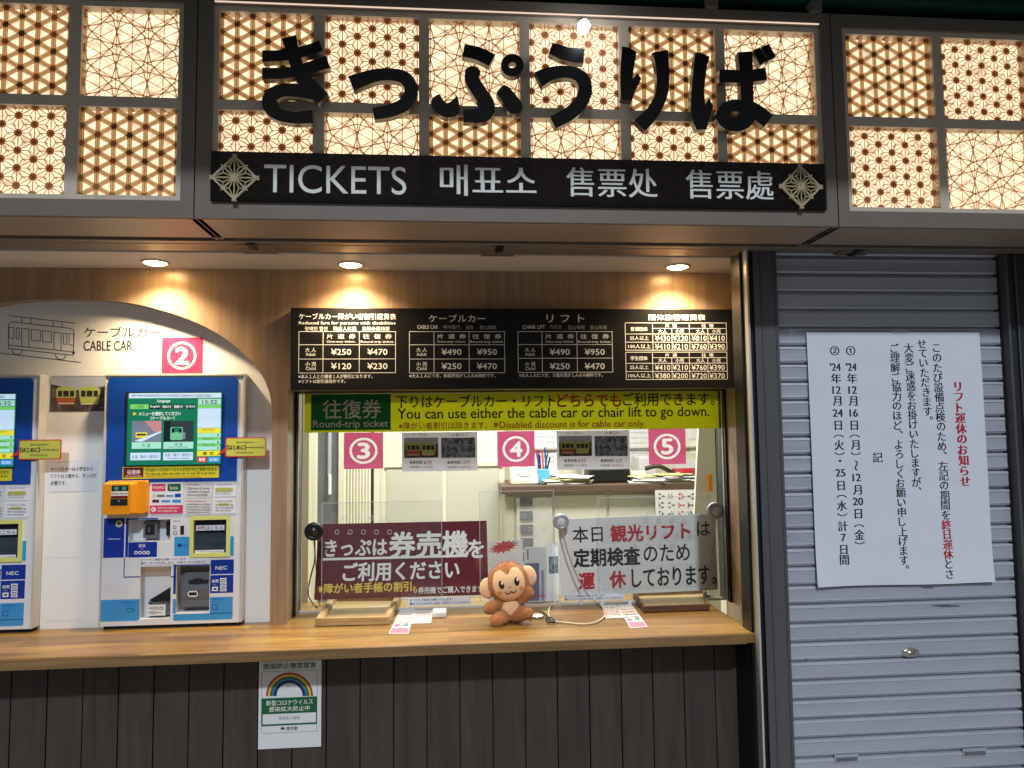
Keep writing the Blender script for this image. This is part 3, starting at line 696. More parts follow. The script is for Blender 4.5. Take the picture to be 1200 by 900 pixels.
poly(g, O3, [(965, 128), (1010, 110), (1062, 200), (1012, 236)], 2); poly(g, O3, [(1020, 105), (1075, 85), (1122, 175), (1074, 202)], 3); g.build('hiragana_letter', signC)
# TICKETS strip: smoked acrylic over the lower lattice, with two wooden ornaments
TS = plane(SY-.016)
ta0, tb0, ta1, tb1 = TS.rc(247, 184.5, 967, 240.5)
g = G(); g.box(ta0, SY-.016, tb0, ta1, SY-.0085, tb1, M['smoke']); strip = g.build('word_strip', signC)
g = G()
g.text(TS, 'TICKETS', (309.5, 194, 476, 227), M['white_ink'], 3, bold=0, res=6)
g.text(TS, '매표소', (516, 193.5, 628, 230), M['white_ink'], 3, mincho=.011, res=5)
g.text(TS, '售票处', (664, 197, 770, 231), M['white_ink'], 3, mincho=.011, res=5)
g.text(TS, '售票處', (804, 199.5, 906, 233.5), M['white_ink'], 3, mincho=.011, res=5); g.build('lettering', signC)
def ornament(px_, py_):
    sh = plane(SY-.020); a, b = sh.px(px_, py_); s = .0385; g = G(); c45 = math.sqrt(.5)
    rot = lambda x, y: (a+(x-y)*c45, b+(x+y)*c45); k = [0]
    def bar(x0, y0, x1, y1, wd):
        p, q = rot(x0, y0), rot(x1, y1); dx, dy = q[0]-p[0], q[1]-p[1]; l = math.hypot(dx, dy); nx, ny = -dy/l*wd/2, dx/l*wd/2; k[0] += 1
        g.prism(sh, [(p[0]+nx, p[1]+ny), (p[0]-nx, p[1]-ny), (q[0]-nx, q[1]-ny), (q[0]+nx, q[1]+ny)], -.003, .004+k[0]*5e-5, M['kumiko'])
    e = s*1.18
    for v in (-s, s): bar(v, -e, v, e, .0048); bar(-e, v, e, v, .0048)
    bar(0, -e, 0, e, .0036); bar(-e, 0, e, 0, .0036); bar(-s, -s, s, s, .0028); bar(-s, s, s, -s, .0028)
    for i in (-1, 1):
        for j in (-1, 1):
            for u, v in ((.72, .28), (.28, .72)):
                bar(0, 0, i*u*s, j*v*s, .0022); bar(i*u*s, j*v*s, i*s, j*s, .0022)
            bar(i*.72*s, j*.28*s, i*s, 0, .0022); bar(i*.28*s, j*.72*s, 0, j*s, .0022)
    g.build('wooden_ornament', signC)
ornament(275, 208.5); ornament(938, 219)
# small white lamp clipped to the top of the sign
lp = at(684, 31, Y=SY-.05)
sl = thing('spot_lamp', 'small glowing white lamp clipped at the top of the sign', 'lamp', lp)
g = G(); g.ell(lp, (.016, .014, .019), M['ledlamp'], Matrix.Rotation(R(20), 3, 'Y')); g.build('lamp_bulb', sl)
g = G(); g.tube([lp+Vector((0, .004, .012)), lp+Vector((0, .02, .03)), lp+Vector((0, .046, .036))], .004, M['frame'], 8); g.build('lamp_arm', sl)
pl = bpy.data.lights.new('spot_lamp_light', 'POINT'); pl.energy = .35*K; pl.shadow_soft_size = .015; pl.color = (.85, .92, 1)
po = bpy.data.objects.new('spot_lamp_light', pl); COL.objects.link(po); po.parent = sl; po.location = (0, -.03, -.01)
# canopy over the pavement, green steel edge above the sign
cn = thing('canopy_roof', 'dark canopy roof with green steel beam just above the signs', 'canopy', (0, -1, ZT+.1))
g = G(); g.box(-6, -1.32, ZT+.16, 7, .6, ZT+.26, M['canopy']); g.build('roof_deck', cn)
g = G(); g.box(-6, SY-.03, ZT+.03, 7, SY+.2, ZT+.045, M['greensteel']); g.box(-6, SY+.02, ZT+.045, 7, SY+.04, ZT+.16, M['greensteel']); g.build('green_beam', cn)
for x in (-2.5, -.9, .7, .99, 2.3): g = G(); g.box(x, SY-.02, ZT+.0005, x+.03, SY+.01, ZT+.029, M['frame']); g.build('bracket', cn)
g = G(); g.box(-6, .14, TOPZ+.06, 7, .4, ZT+.16, M['canopy']); g.build('upper_wall', cn)

# ---- downlights
dg = 'downlights in the ceiling strip above the counter'
def downlight(px_, py_, label, E=33.0*K):
    p = at(px_, py_, Z=TOPZ); t = thing('downlight', label, 'ceiling lamp', p, dg)
    g = G(); g.lathe(p, (0, 0, -1), [(.042, 0), (.042, .003), (.035, .005), (.032, .001)], M['ceiling']); g.build('lamp_ring', t)
    g = G(); g.lathe(p, (0, 0, -1), [(.0325, .0015), (.028, .006), (.017, .0095), (.0, .0105)], M['lamp']); g.build('lamp_lens', t)
    d = bpy.data.lights.new('downlight_beam', 'SPOT'); d.energy = E; d.spot_size = R(138); d.spot_blend = 1.0; d.color = (1, .77, .48); d.shadow_soft_size = .022
    o = bpy.data.objects.new('downlight_beam', d); COL.objects.link(o); o.parent = t; o.location = (0, 0, -.018)
downlight(182, 307, 'glowing downlight above the ticket machines, leftmost of the three')
downlight(411, 309.5, 'glowing downlight above the left end of the fare board')
downlight(794, 312, 'glowing downlight above the right end of the fare board')

# ---- right side: guide post, roller shutter, poster
PY = -.31; SHY = -.285
PS = plane(PY); HS = plane(SHY)
pa0, pa1 = PS.px(885, 600)[0]-.004, PS.px(914, 600)[0]
post = thing('shutter_guide_post', 'grey metal guide post between wooden counter and closed shutter', 'post', ((pa0+pa1)/2, PY, 0), 'metal posts beside the shutter')
pa0 = PS.px(894, 600)[0]-.004; pa1 = PS.px(921, 600)[0]
g = G(); g.box(pa0, PY, 0, pa1, PY+.1, TOPZ, M['post'])
for f in (.28, .86): g.box(pa0+(pa1-pa0)*f, PY-.003, 0, pa0+(pa1-pa0)*f+.003, PY-.0003, TOPZ, M['post'])
g.build('post_body', post, bevel=.002)
g = G(); g.box(pa0-.022, PY-.004, 0, pa0-.016, PY+.03, TOPZ, M['mside']); g.box(pa0-.016, PY+.012, 0, pa0-.0005, PY+.03, TOPZ, M['black']); g.box(pa0-.030, PY+.0301, 0, pa0-.0005, PY+.10, TOPZ, M['darkmetal']); g.build('guide_channel', post, bevel=.001)
# black return wall between cladding and post
g = G(); g.box(PE+.002, PY+.06, 0, pa0-.031, PY+.2, CZ-.036, M['black']); g.build('dark_recess', office)
g = G(); g.box(WEND+.001, -.2, 0, WEND+.03, .3, TOPZ, M['wall']); g.build('end_panel', office)
sa0 = pa1; sa1 = HS.px(1184, 600)[0]
zA, zB = HS.px(960, 320.5)[1], HS.px(960, 841.5)[1]
npit = round((zA-zB)/.0545); PIT = (zA-zB)/npit
sh = thing('roller_shutter', 'closed pale grey roller shutter of horizontal slats at right', 'shutter', ((sa0+sa1)/2, SHY, 0))
g = G(); z = zA+PIT*2
prof = [(.011, 0), (.011, .09), (.003, .10), (.0, .12), (-.0022, .24), (0, .27), (.0004, .5), (0, .80), (-.001, .86), (.003, .98), (.011, 1.0)]
while z > 0:
    for (d0, f0), (d1, f1) in zip(prof[:-1], prof[1:]):
        za, zb = z-f0*PIT, z-f1*PIT
        if za > TOPZ+.02: continue
        g.quad((sa0, SHY+d0, za), (sa0, SHY+d1, zb), (sa1, SHY+d1, zb), (sa1, SHY+d0, za), M['shutter'])
    z -= PIT
g.build('slat_curtain', sh)
g = G(); lk = HS.P(*HS.px(1066.5, 764.5)); g.lathe(lk, (0, -1, 0), [(.027, 0), (.026, .004), (.018, .006), (.010, .004), (.010, .007), (0, .007)], M['brass'])
for v in g.v: v.z = lk.z+(v.z-lk.z)*.52
g.build('lock', sh)
for cx_, c_y, wx, wy in ((1108, 709.5, 18, 1.3), (1086, 688, 9, .9), (944, 773, 1.6, 1.4), (1184, 765, 1.4, 1.2), (1150, 640, 7, .8)):
    g = G(); rn = random.Random(int(cx_)); n = 18; g.face(HS, [HS.px(cx_+wx*math.cos(2*PI*k/n)*rn.uniform(.75, 1.1), c_y+wy*math.sin(2*PI*k/n)*rn.uniform(.6, 1.2)) for k in range(n)], .0031, MATS.get('scuff') or clear('scuff', (.7, .7, .7), refl=.1, dense=.45, densecol=(.07, .07, .075))); g.build('scuff_mark', sh)
for hx, hy in ((991.5, 888.5), (1141.5, 881.5)):
    a = HS.rc(hx-14, hy-5, hx+14, hy+5); g = G(); g.box(a[0], SHY-.003, a[1], a[2], SHY-.0006, a[3], M['shutter']); g.box(a[0]+.004, SHY-.0036, a[1]+.004, a[2]-.004, SHY-.0031, a[1]+.016, M['mgrey']); g.build('finger_pull', sh, bevel=.001)
ra0 = sa1-.004
post2 = thing('shutter_guide_post', 'dark metal guide post at the right edge of the closed shutter', 'post', (ra0+.1, PY, 0), 'metal posts beside the shutter')
g = G(); g.box(ra0+.012, PY-.004, 0, ra0+.02, PY+.08, TOPZ, M['post']); g.box(ra0+.02, PY+.006, 0, ra0+.045, PY+.08, TOPZ, M['postdark']); g.box(ra0+.045, PY-.002, 0, ra0+.050, PY+.08, TOPZ, M['post']); g.box(ra0+.0501, PY, 0, ra0+.22, PY+.08, TOPZ, M['postdark']); g.build('post_body', post2, bevel=.0015)
g = G(); g.box(ra0, PY+.03, 0, ra0+.0119, PY+.08, TOPZ, M['black']); g.build('guide_channel', post2)
g = G(); g.box(ra0+.2201, PY+.02, 0, 4.2, PY+.2, TOPZ, M['postdark']); tag(g.build('side_wall'), 'dark grey wall beyond the right shutter post', 'wall')
# poster
OY = SHY-.008; OS = plane(OY)
poster = thing('notice_poster', 'large white paper notice of vertical Japanese writing taped on shutter', 'poster', OS.P(*OS.px(1060, 686)))
a0, b0, a1, b1 = pa = OS.rc(951, 389.5, 1156, 685)
def bow(u, v):   # the paper hangs a little loose over the slats
    u = min(1, max(0, u)); v = min(1, max(0, v))
    return .0012*(1+math.sin(u*5.5+v*3))*math.sin(PI*v)+.0016*math.sin(v*21+u*2)**2*math.sin(PI*u)+.007*max(0, .22-v)**2*20*(.35+.65*abs(2*u-1)**2)+.004*max(0, abs(2*u-1)-.7)*(1-v)
g = G(); n1, n2 = 26, 60
vs = []; fs = []
for j in range(n2+1):
    for i in range(n1+1):
        u, v = i/n1, j/n2
        vs.append((a0+(a1-a0)*u, OY-bow(u, v), b0+(b1-b0)*v+.0015*math.sin(u*7)*(v < .02)))
for j in range(n2):
    for i in range(n1): k = j*(n1+1)+i; fs.append((k, k+1, k+n1+2, k+n1+1))
g.add(vs, fs, M['gloss'], True); g.build('paper_sheet', poster)
g = G(); PL = 1.5
def column(chars, p0, p1, size, m, bold=.022):
    n = len(chars)
    for i, c in enumerate(chars):
        f = i/(n-1) if n > 1 else 0; x = p0[0]+(p1[0]-p0[0])*f; y = p0[1]+(p1[1]-p0[1])*f
        if c == ' ': continue
        rot, dx, dy = 0, 0, 0
        if c in '（）～ー': rot = -PI/2
        if c in '、。': dx, dy = .30, .30
        g.char(OS, c, x, y, size, m, PL, rot, dx, dy, mincho=bold)
def marks(seq, size, m):
    for c, x, y in seq: g.char(OS, c, x, y, size, m, PL, -PI/2 if c in '（）～' else 0, mincho=.03)
column('リフト運休のお知らせ', (1122, 453), (1130.5, 564), 12.2, M['red_ink'], .05)
s_ = 'このたび設備点検のため、左記の期間を'; column(s_, (1097, 408), (1108.3, 408+11.5*17), 11.4, M['ink'])
column('終日運休', (1109, 408+11.5*18), (1110.9, 408+11.5*21), 11.4, M['red_ink'], .04); column('とさ', (1111.3, 408+11.5*22), (1112, 408+11.5*23), 11.4, M['ink'])
column('せていただきます。', (1080, 403), (1088, 403+11.3*8), 11.4, M['ink'])
column('大変ご迷惑をお掛けいたしますが、', (1064.5, 408), (1074.5, 408+11.2*15), 11.4, M['ink'])
column('ご理解ご協力のほど、よろしくお願い申し上げます。', (1048, 408), (1059.5, 408+11.3*23), 11.4, M['ink'])
column('記', (1028, 536), (1028, 536), 12, M['ink'])
Y1 = [411, 430, 443.5, 457, 470, 484, 498.5, 511, 521.5, 531.5]
x6 = lambda y: 996.7+(y-411)*.046
x7 = lambda y: 978+(y-411)*.045
marks([(c, x6(y), y) for c, y in zip(['①', "'24", '年', '12', '月', '16', '日', '（', '月', '）', '～', '12', '月', '20', '日', '（', '金', '）'], Y1+[545.5, 559.5, 574, 587.5, 602, 616, 626.5, 636])], 12, M['ink'])
marks([(c, x7(y), y) for c, y in zip(['②', "'24", '年', '12', '月', '24', '日', '（', '火', '）', '・', '25', '日', '（', '水', '）', '計', '7', '日', '間'], Y1+[540, 554, 569, 581.5, 592.5, 603, 616.5, 630, 644, 656])], 12, M['ink'])
for q_ in g.v: q_.y -= bow((q_.x-pa[0])/(pa[2]-pa[0]), (q_.z-pa[1])/(pa[3]-pa[1]))
g.build('lettering', poster)
g = G(); g.rect(OS, 1044, 386, 1064, 391.5, clear('tape_film', (.9, .92, .95), refl=2.5, dense=.25, densecol=(.8, .85, .9)), PL+1); g.build('tape', poster)

# ================================================================== things on the wall
# ---- fare board
BY = -.035; BS = plane(BY)
fb = thing('fare_board', 'black fare board with white price tables above the ticket window', 'board', BS.P(*BS.px(600, 456)))
a0, b0, a1, b1 = BS.rc(340.5, 361.5, 862, 455.5)
g = G(); g.box(a0, BY, b0, a1, -.0005, b1, M['board']); g.build('board_panel', fb, bevel=.0015)
g = G(); t = g.text; WI = M['white_ink']
def z4(X0, Y0, X1, Y1): return 340+X0/4.615, 360+Y0/4.615, 340+X1/4.615, 360+Y1/4.615
def z5(X0, Y0, X1, Y1): return 600+X0/4.615, 360+Y0/4.615, 600+X1/4.615, 360+Y1/4.615
def T(s, z, bb, bold=.008): g.text(BS, s, z(*bb), WI, 3, bold=bold, res=2)
dim = mat('dim_white_ink', (176, 174, 168), .5)
def table(z, x0, y0, x1, y1, cols, rows):
    for q in ((x0, y0, x1, y0), (x0, y1, x1, y1)): a, b, c, d = z(*q); g.rect(BS, a-.2, b-.3, c+.2, b+.3, WI, 2)
    for x in (x0, x1): a, b, c, d = z(x, y0, x, y1); g.rect(BS, a-.3, b+.3, a+.3, d-.3, WI, 2)
    for x, ya, yb in cols: a, b, c, d = z(x, ya, x, yb); g.rect(BS, a-.3, b+.3, a+.3, d-.3, WI, 2.1)
    for y, xa in rows: a, b, c, d = z(xa, y, x1, y); g.rect(BS, a+.3, b-.3, c-.3, b+.3, WI, 2.2)
T('ケーブルカー障がい者割引運賃表', z4, (48, 34, 572, 67), .008); T('Reduced fare for persons with disabilities', z4, (47, 77, 570, 98)); T('장애인 할인    残疾人优惠    身障者優待票', z4, (80, 105, 538, 128), .008)
table(z4, 47, 132, 570, 355, [(178, 132, 355), (374, 132, 355)], [(203, 47), (280, 47)])
def fare(z, dx, w1, w2, w3, p):
    c1, c2 = w1, w2
    T('片  道  券', z, (c1-78, 145, c1+78, 171)); T('One-way ticket.', z, (c1-78, 180, c1+78, 195), .006)
    T('往  復  券', z, (c2-78, 145, c2+78, 171)); T('Round-trip ticket.', z, (c2-90, 180, c2+90, 197), .006)
    for k, (ja, en, (pa, pb)) in enumerate((('大 人', 'Adult', p[0]), ('小 児', 'Child', p[1]))):
        y = 77*k
        T(ja, z, (w3-29, 219+y, w3+29, 243+y)); T(en, z, (w3-27, 247+y, w3+27, 263+y), .006)
        T(pa, z, (c1-54, 225+y, c1+54, 258+y), .012); T(pb, z, (c2-54, 225+y, c2+54, 258+y), .012)
fare(z4, 0, 276, 472, 111, (('¥250', '¥470'), ('¥120', '¥230')))
T('※本人１人と介護者１人が割引になります。', z4, (45, 364, 445, 385), .01); T('※リフトは割引適用外です。', z4, (45, 391, 300, 411), .01)
T('ケーブルカー', z4, (750, 40, 1055, 80), .012); T('CABLE CAR', z4, (688, 97, 800, 117), .006)
for s, bb in (('케이블카', (826, 97, 920, 118)), ('缆车', (950, 98, 992, 120)), ('登山纜車', (1025, 98, 1115, 120))): g.text(BS, s, z4(*bb), dim, 3)
table(z4, 645, 132, 1160, 355, [(778, 132, 355), (968, 132, 355)], [(203, 645), (280, 645)]); fare(z4, 0, 873, 1064, 711, (('¥490', '¥950'), ('¥250', '¥470')))
T('※大人１人につき、未就学児が１人のみ無料です。', z4, (645, 360, 1110, 381), .01)
T('リ フ ト', z5, (187, 40, 390, 82), .012); T('CHAIR LIFT', z5, (57, 97, 178, 117), .006)
for s, bb in (('리프트', (204, 97, 270, 118)), ('登山吊椅', (302, 98, 393, 120)), ('登山吊椅', (422, 98, 512, 120))): g.text(BS, s, z5(*bb), dim, 3)
table(z5, 33, 132, 543, 352, [(163, 132, 352), (352, 132, 352)], [(202, 33), (276, 33)]); fare(z5, 0, 258, 447, 98, (('¥490', '¥950'), ('¥250', '¥470')))
T('※大人１人につき、３歳未満が１人のみ無料です。', z5, (38, 357, 490, 378), .01)
T('団体旅客運賃表', z5, (738, 39, 1045, 71), .008)
def group(y, hd, pr):
    d = y-85
    table(z5, 613+d*.02, y, 1160+d*.02, y+147, [(761, y, y+147), (865, y+30, y+147), (960, y, y+147), (1060, y+30, y+147)], [(y+30, 761), (y+60, 613), (y+104, 613)])
    T(hd, z5, (641, y+22, 733, y+44), .014)
    for s, a, b in (('片  道', 828, 892), ('往  復', 1025, 1090)): T(s, z5, (a, y+6, b, y+25), .01)
    for s, a in (('大人', 791), ('小児', 884), ('大人', 996), ('小児', 1082)): T(s, z5, (a, y+34, a+46, y+56), .01)
    T('25人以上', z5, (637, y+70, 738, y+93), .01); T('100人以上', z5, (628, y+115, 750, y+138), .01)
    for r_, row in enumerate(pr):
        for c, s in enumerate(row): a = (773, 869, 971, 1068)[c]; T(s, z5, (a, y+68+r_*45, a+82, y+97+r_*45), .008)
group(85, '普通団体', (('¥430', '¥220', '¥810', '¥410'), ('¥410', '¥210', '¥760', '¥390')))
group(243, '学生団体', (('¥410', '¥210', '¥760', '¥390'), ('¥380', '¥200', '¥720', '¥370')))
g.build('lettering', fb)

# ---- banner and cards on the glass
BNS = plane(GY-.0025)
def sheet_thing(name, label, cat, sh, q, m, group=None, thick=.0006, part='card'):
    t = thing(name, label, cat, sh.P(*sh.px((q[0]+q[2])/2, q[3])), group)
    a0, b0, a1, b1 = sh.rc(*q); g = G()
    g.prism(sh, [(a0, b0), (a1, b0), (a1, b1), (a0, b1)], -thick, 0, m); g.build(part, t); return t
bn = sheet_thing('banner', 'yellow and green round-trip ticket banner along the top of the window', 'banner', BNS, (357.0, 460, 846, 504.5), M['byellow'], part='banner_sheet')
g = G(); g.rect(BNS, 364.5, 462, 458, 504, M['bgreen'], 1.5); g.build('green_panel', bn)
g = G(); t = g.text
t(BNS, '往復券', (378.5, 468.5, 446.5, 490.5), M['film_white'], 5, bold=.012, res=4); t(BNS, 'Round-trip ticket', (367, 492.5, 454.5, 503), M['film_white'], 5, bold=.012)
t(BNS, '下りはケーブルカー・リフト', (464, 462.5, 650.5, 477.5), M['ink'], 5, bold=.014, res=3); t(BNS, 'どちらでも', (653, 461.5, 727.5, 476.5), M['red_ink'], 5, bold=.022, res=3); t(BNS, 'ご利用できます。', (730, 460, 837, 475.5), M['ink'], 5, bold=.014, res=3)
t(BNS, 'You can use either the cable car or chair lift to go down.', (466, 477.5, 831, 493), M['ink'], 5, bold=.012, res=3)
t(BNS, '※障がい者割引は除きます。', (467, 494.5, 571, 503), M['red_ink'], 5, bold=.01); t(BNS, '※Disabled discount is for cable car only.', (578, 493, 756, 503.5), M['red_ink'], 5, bold=.01)
g.build('lettering', bn)
def in_tri(x, y, T3):
    (ax, ay), (bx, by), (cx, cy_) = T3
    d1 = (x-bx)*(ay-by)-(ax-bx)*(y-by); d2 = (x-cx)*(by-cy_)-(bx-cx)*(y-cy_); d3 = (x-ax)*(cy_-ay)-(cx-ax)*(y-ay)
    return not ((d1 < 0 or d2 < 0 or d3 < 0) and (d1 > 0 or d2 > 0 or d3 > 0))
def window_card(n, q, lb):
    """pink film card on the glass with its circle and figure printed as clear white film"""
    t = thing('number_card', lb, 'number card', BNS.P(*BNS.px((q[0]+q[2])/2, q[3])), 'pink number cards')
    a0, b0, a1, b1 = BNS.rc(*q); W_ = a1-a0; H_ = b1-b0
    vs, fs, bb, _ = glyph(n, 5); tris = []
    kx = .30/(bb[2]-bb[0]); ky = .42/(bb[3]-bb[1]); tr = lambda v: (.35+(v[0]-bb[0])*kx, .29+(v[1]-bb[1])*ky)
    for f in fs:
        P = [tr(vs[i]) for i in f]
        for i in range(1, len(P)-1): tris.append((P[0], P[i], P[i+1]))
    N = 84; e = .018
    def white(x, y):
        r_ = math.hypot(x-.5, y-.5)
        if .295 < r_ < .36: return True
        if r_ > .3: return False
        return any(in_tri(x+dx*e, y+dy*e, T3) for T3 in tris for dx, dy in ((0, 0), (1, 0), (-1, 0), (0, 1), (0, -1)))
    pk, wh = G(), G(); base = [BNS.P(a0+W_*i/N, b0+H_*j/N, .0003) for j in range(N+1) for i in range(N+1)]
    fp, fw_ = [], []
    for j in range(N):
        for i in range(N):
            k = j*(N+1)+i; (fw_ if white((i+.5)/N, (j+.5)/N) else fp).append((k, k+1, k+N+2, k+N+1))
    pk.add(base, fp, M['bpink']); wh.add(base, fw_, M['film_white'])
    for g_, nm in ((pk, 'card'), (wh, 'number')):
        used = sorted({i for f in g_.f for i in f}); mp = {i: k for k, i in enumerate(used)}; g_.v = [g_.v[i] for i in used]; g_.f = [[mp[i] for i in f] for f in g_.f]; g_.build(nm, t)
window_card('3', (403, 507, 449, 549.5), 'pink square card with a circled number 3 on the window')
window_card('4', (582.7, 505.3, 626.5, 547), 'pink square card with a circled number 4 on the window')
window_card('5', (760, 502.5, 803.5, 544), 'pink square card with a circled number 5 on the window')
def carprint(g, sh, cx, cyy, wd, top, low, lay):
    """a little tram front as printed in the photographs"""
    h = wd*.86; x0, x1, y0, y1 = cx-wd/2, cx+wd/2, cyy-h/2, cyy+h/2
    P = lambda pts: g.face(sh, [sh.px(x, y) for x, y in pts], lay*LAY, top)
    P([(x0+wd*.02, y0+h*.18), (x0+wd*.15, y0+h*.05), (cx, y0), (x1-wd*.15, y0+h*.05), (x1-wd*.02, y0+h*.18), (x1-wd*.05, y0+h*.62), (x0+wd*.05, y0+h*.62)])
    g.face(sh, [sh.px(x, y) for x, y in ((x0+wd*.05, y0+h*.62), (x1-wd*.05, y0+h*.62), (x1-wd*.10, y0+h*.9), (x0+wd*.1, y0+h*.9))], lay*LAY, low)
    for a, b in ((.12, .32), (.37, .63), (.68, .88)): g.rect(sh, x0+wd*a, y0+h*.24, x0+wd*b, y0+h*.56, M['carwin'], lay+.6)
    g.rect(sh, x0+wd*.12, y1-h*.10, x1-wd*.12, y1-h*.03, M['carw'], lay+.3)
IP = plane(GY-.0012)
def info(q, label, tint):
    c = sheet_thing('info_sheet', label, 'paper sheet', IP, q, M['bpaper'], 'cable car and lift information sheets on the glass')
    x0, y0, x1, y1 = q; W_ = x1-x0; H_ = y1-y0; X = lambda f: x0+W_*f; Y_ = lambda f: y0+H_*f
    g = G(); g.rect(IP, X(.03), Y_(.14), X(.48), Y_(.66), M['photocar'], 1); g.rect(IP, X(.03), Y_(.14), X(.48), Y_(.30), M['hazeprint'], 1.5); carprint(g, IP, X(.15), Y_(.43), W_*.21, M['carg'], M['caro'], 2); carprint(g, IP, X(.35), Y_(.43), W_*.21, M['carg'], M['carg'], 2)
    g.build('tram_photo', c)
    g = G(); g.rect(IP, X(.52), Y_(.14), X(.97), Y_(.66), M['photowood'], 1); g.face(IP, [IP.px(X(a), Y_(b)) for a, b in ((.70, .3), (.73, .3), (.86, .66), (.78, .66))], 2*LAY, M['track_print']); g.build('lift_photo', c)
    g = G(); g.text(IP, 'ケーブルカー', (X(.14), Y_(.03), X(.36), Y_(.10)), M['ink'], 2, bold=.01); g.text(IP, '2人乗リフト', (X(.66), Y_(.03), X(.86), Y_(.10)), M['ink'], 2, bold=.01)
    for xa, s, r_ in ((.10, '6分', '15分間隔'), (.60, '12分', '随時乗車可能')):
        g.text(IP, '乗車時間', (X(xa), Y_(.735), X(xa+.17), Y_(.82)), M['ink'], 2, bold=.012); g.text(IP, s, (X(xa+.19), Y_(.72), X(xa+.30), Y_(.83)), M['red_ink'], 2, bold=.01)
        g.text(IP, '発車間隔', (X(xa), Y_(.87), X(xa+.13), Y_(.93)), M['ink'], 2); g.text(IP, r_, (X(xa+.15), Y_(.87), X(xa+.31), Y_(.93)), M['red_ink'], 2)
    g.build('lettering', c); return c
info((471, 506.5, 559.5, 552), 'white information sheet with two photos between number cards 3 and 4', 0); info((652.5, 504.5, 738, 550), 'white information sheet with two photos between number cards 4 and 5', 1)
# ---- niche graphics
NS = plane(NY)
g = G(); k = M['ink']; z8 = lambda x, y: (x/6, 360+y/6)
L = lambda pts, w=.85, closed=False: g.line(NS, [z8(*p) for p in pts], w, k, 2, closed)
L([(65, 60), (525, 112)]); 
for x in (155, 218, 373, 436): L([(x, 72+(x-155)*.113), (x, 106+(x-155)*.12)])
L([(60, 275), (60, 130), (68, 110), (90, 104), (490, 148), (515, 158), (521, 178), (516, 338), (60, 290)], closed=True); L([(60, 266), (517, 315)])
for x0_, x1_, t_, b_ in ((63, 98, 140, 216), (115, 136, 145, 222), (153, 203, 148, 276), (220, 284, 156, 232), (300, 362, 166, 242), (380, 430, 176, 300), (446, 470, 182, 258), (486, 518, 186, 264)):
    sl_ = .105*(x1_-x0_); L([(x0_, t_), (x1_, t_+sl_), (x1_, b_+sl_), (x0_, b_)], .7, True)
for cx_, c_y in ((120, 298), (426, 332)): L([(cx_+36*math.cos(R(180-15*i)), c_y+36*math.sin(R(180-15*i))+(i-6)*.6) for i in range(13)])
L([(0, 322), (568, 388)]); g.disc(NS, *z8(517, 320), 1.6, k, 2)
g.text(NS, 'ケーブルカー', (98.5, 383, 187, 395), k, 2, res=5, bold=.006); g.text(NS, 'CABLE CAR', (98, 399.5, 155, 411), k, 2, bold=.008, res=5); g.build('panel_lettering', office)
c2 = sheet_thing('number_card', 'pink square card with a circled number 2 above the ticket machine', 'number card', plane(NY-.0012), (189.5, 395.5, 237.5, 437.5), M['pink'], 'pink number cards')
g = G(); q = plane(NY-.0012); g.disc(q, 213.2, 416.8, 17, M['white_ink'], 2, 36, rin=14.3); g.text(q, '2', (206, 407.5, 220.5, 426.5), M['white_ink'], 2, bold=.04, res=5); g.build('number', c2)
q = plane(NY-.001)
ph = sheet_thing('tram_photograph', 'dark photograph of two green trams pinned between the ticket machines', 'photograph', q, (59, 440.5, 124, 482), M['photocar'], part='photo_print')
g = G(); g.face(q, [q.px(*p) for p in ((59, 441), (124, 441), (124, 452), (95, 458), (59, 450))], LAY, M['hazeprint']); carprint(g, q, 77.5, 463.5, 25, M['carg'], M['caro'], 2); carprint(g, q, 105, 463.5, 26, M['carg'], M['carg'], 2); g.build('tram_picture', ph)
nt_ = sheet_thing('paper_note', 'white paper note with three lines of writing between the machines', 'paper note', q, (56, 541.5, 115, 576), M['gloss'], part='note_sheet')
g = G()
for s, bb in (('ケーブルカーは小学生から、', (59.5, 547, 111, 552)), ('リフトは３歳から、きっぷが', (59.5, 555, 113, 560)), ('必要です。', (59.5, 563.5, 78, 568.5))): g.text(q, s, bb, M['ink'], 2, bold=.008)
g.build('lettering', nt_)
# faint taped cover sheets on the panel
g = G()
for y0_, y1_ in ((485, 540.5), (577.5, 653), (654.5, 727)): g.rect(NS, 52, y0_, 118, y1_, M['white'], 2)
g.build('cover_sheets', office)

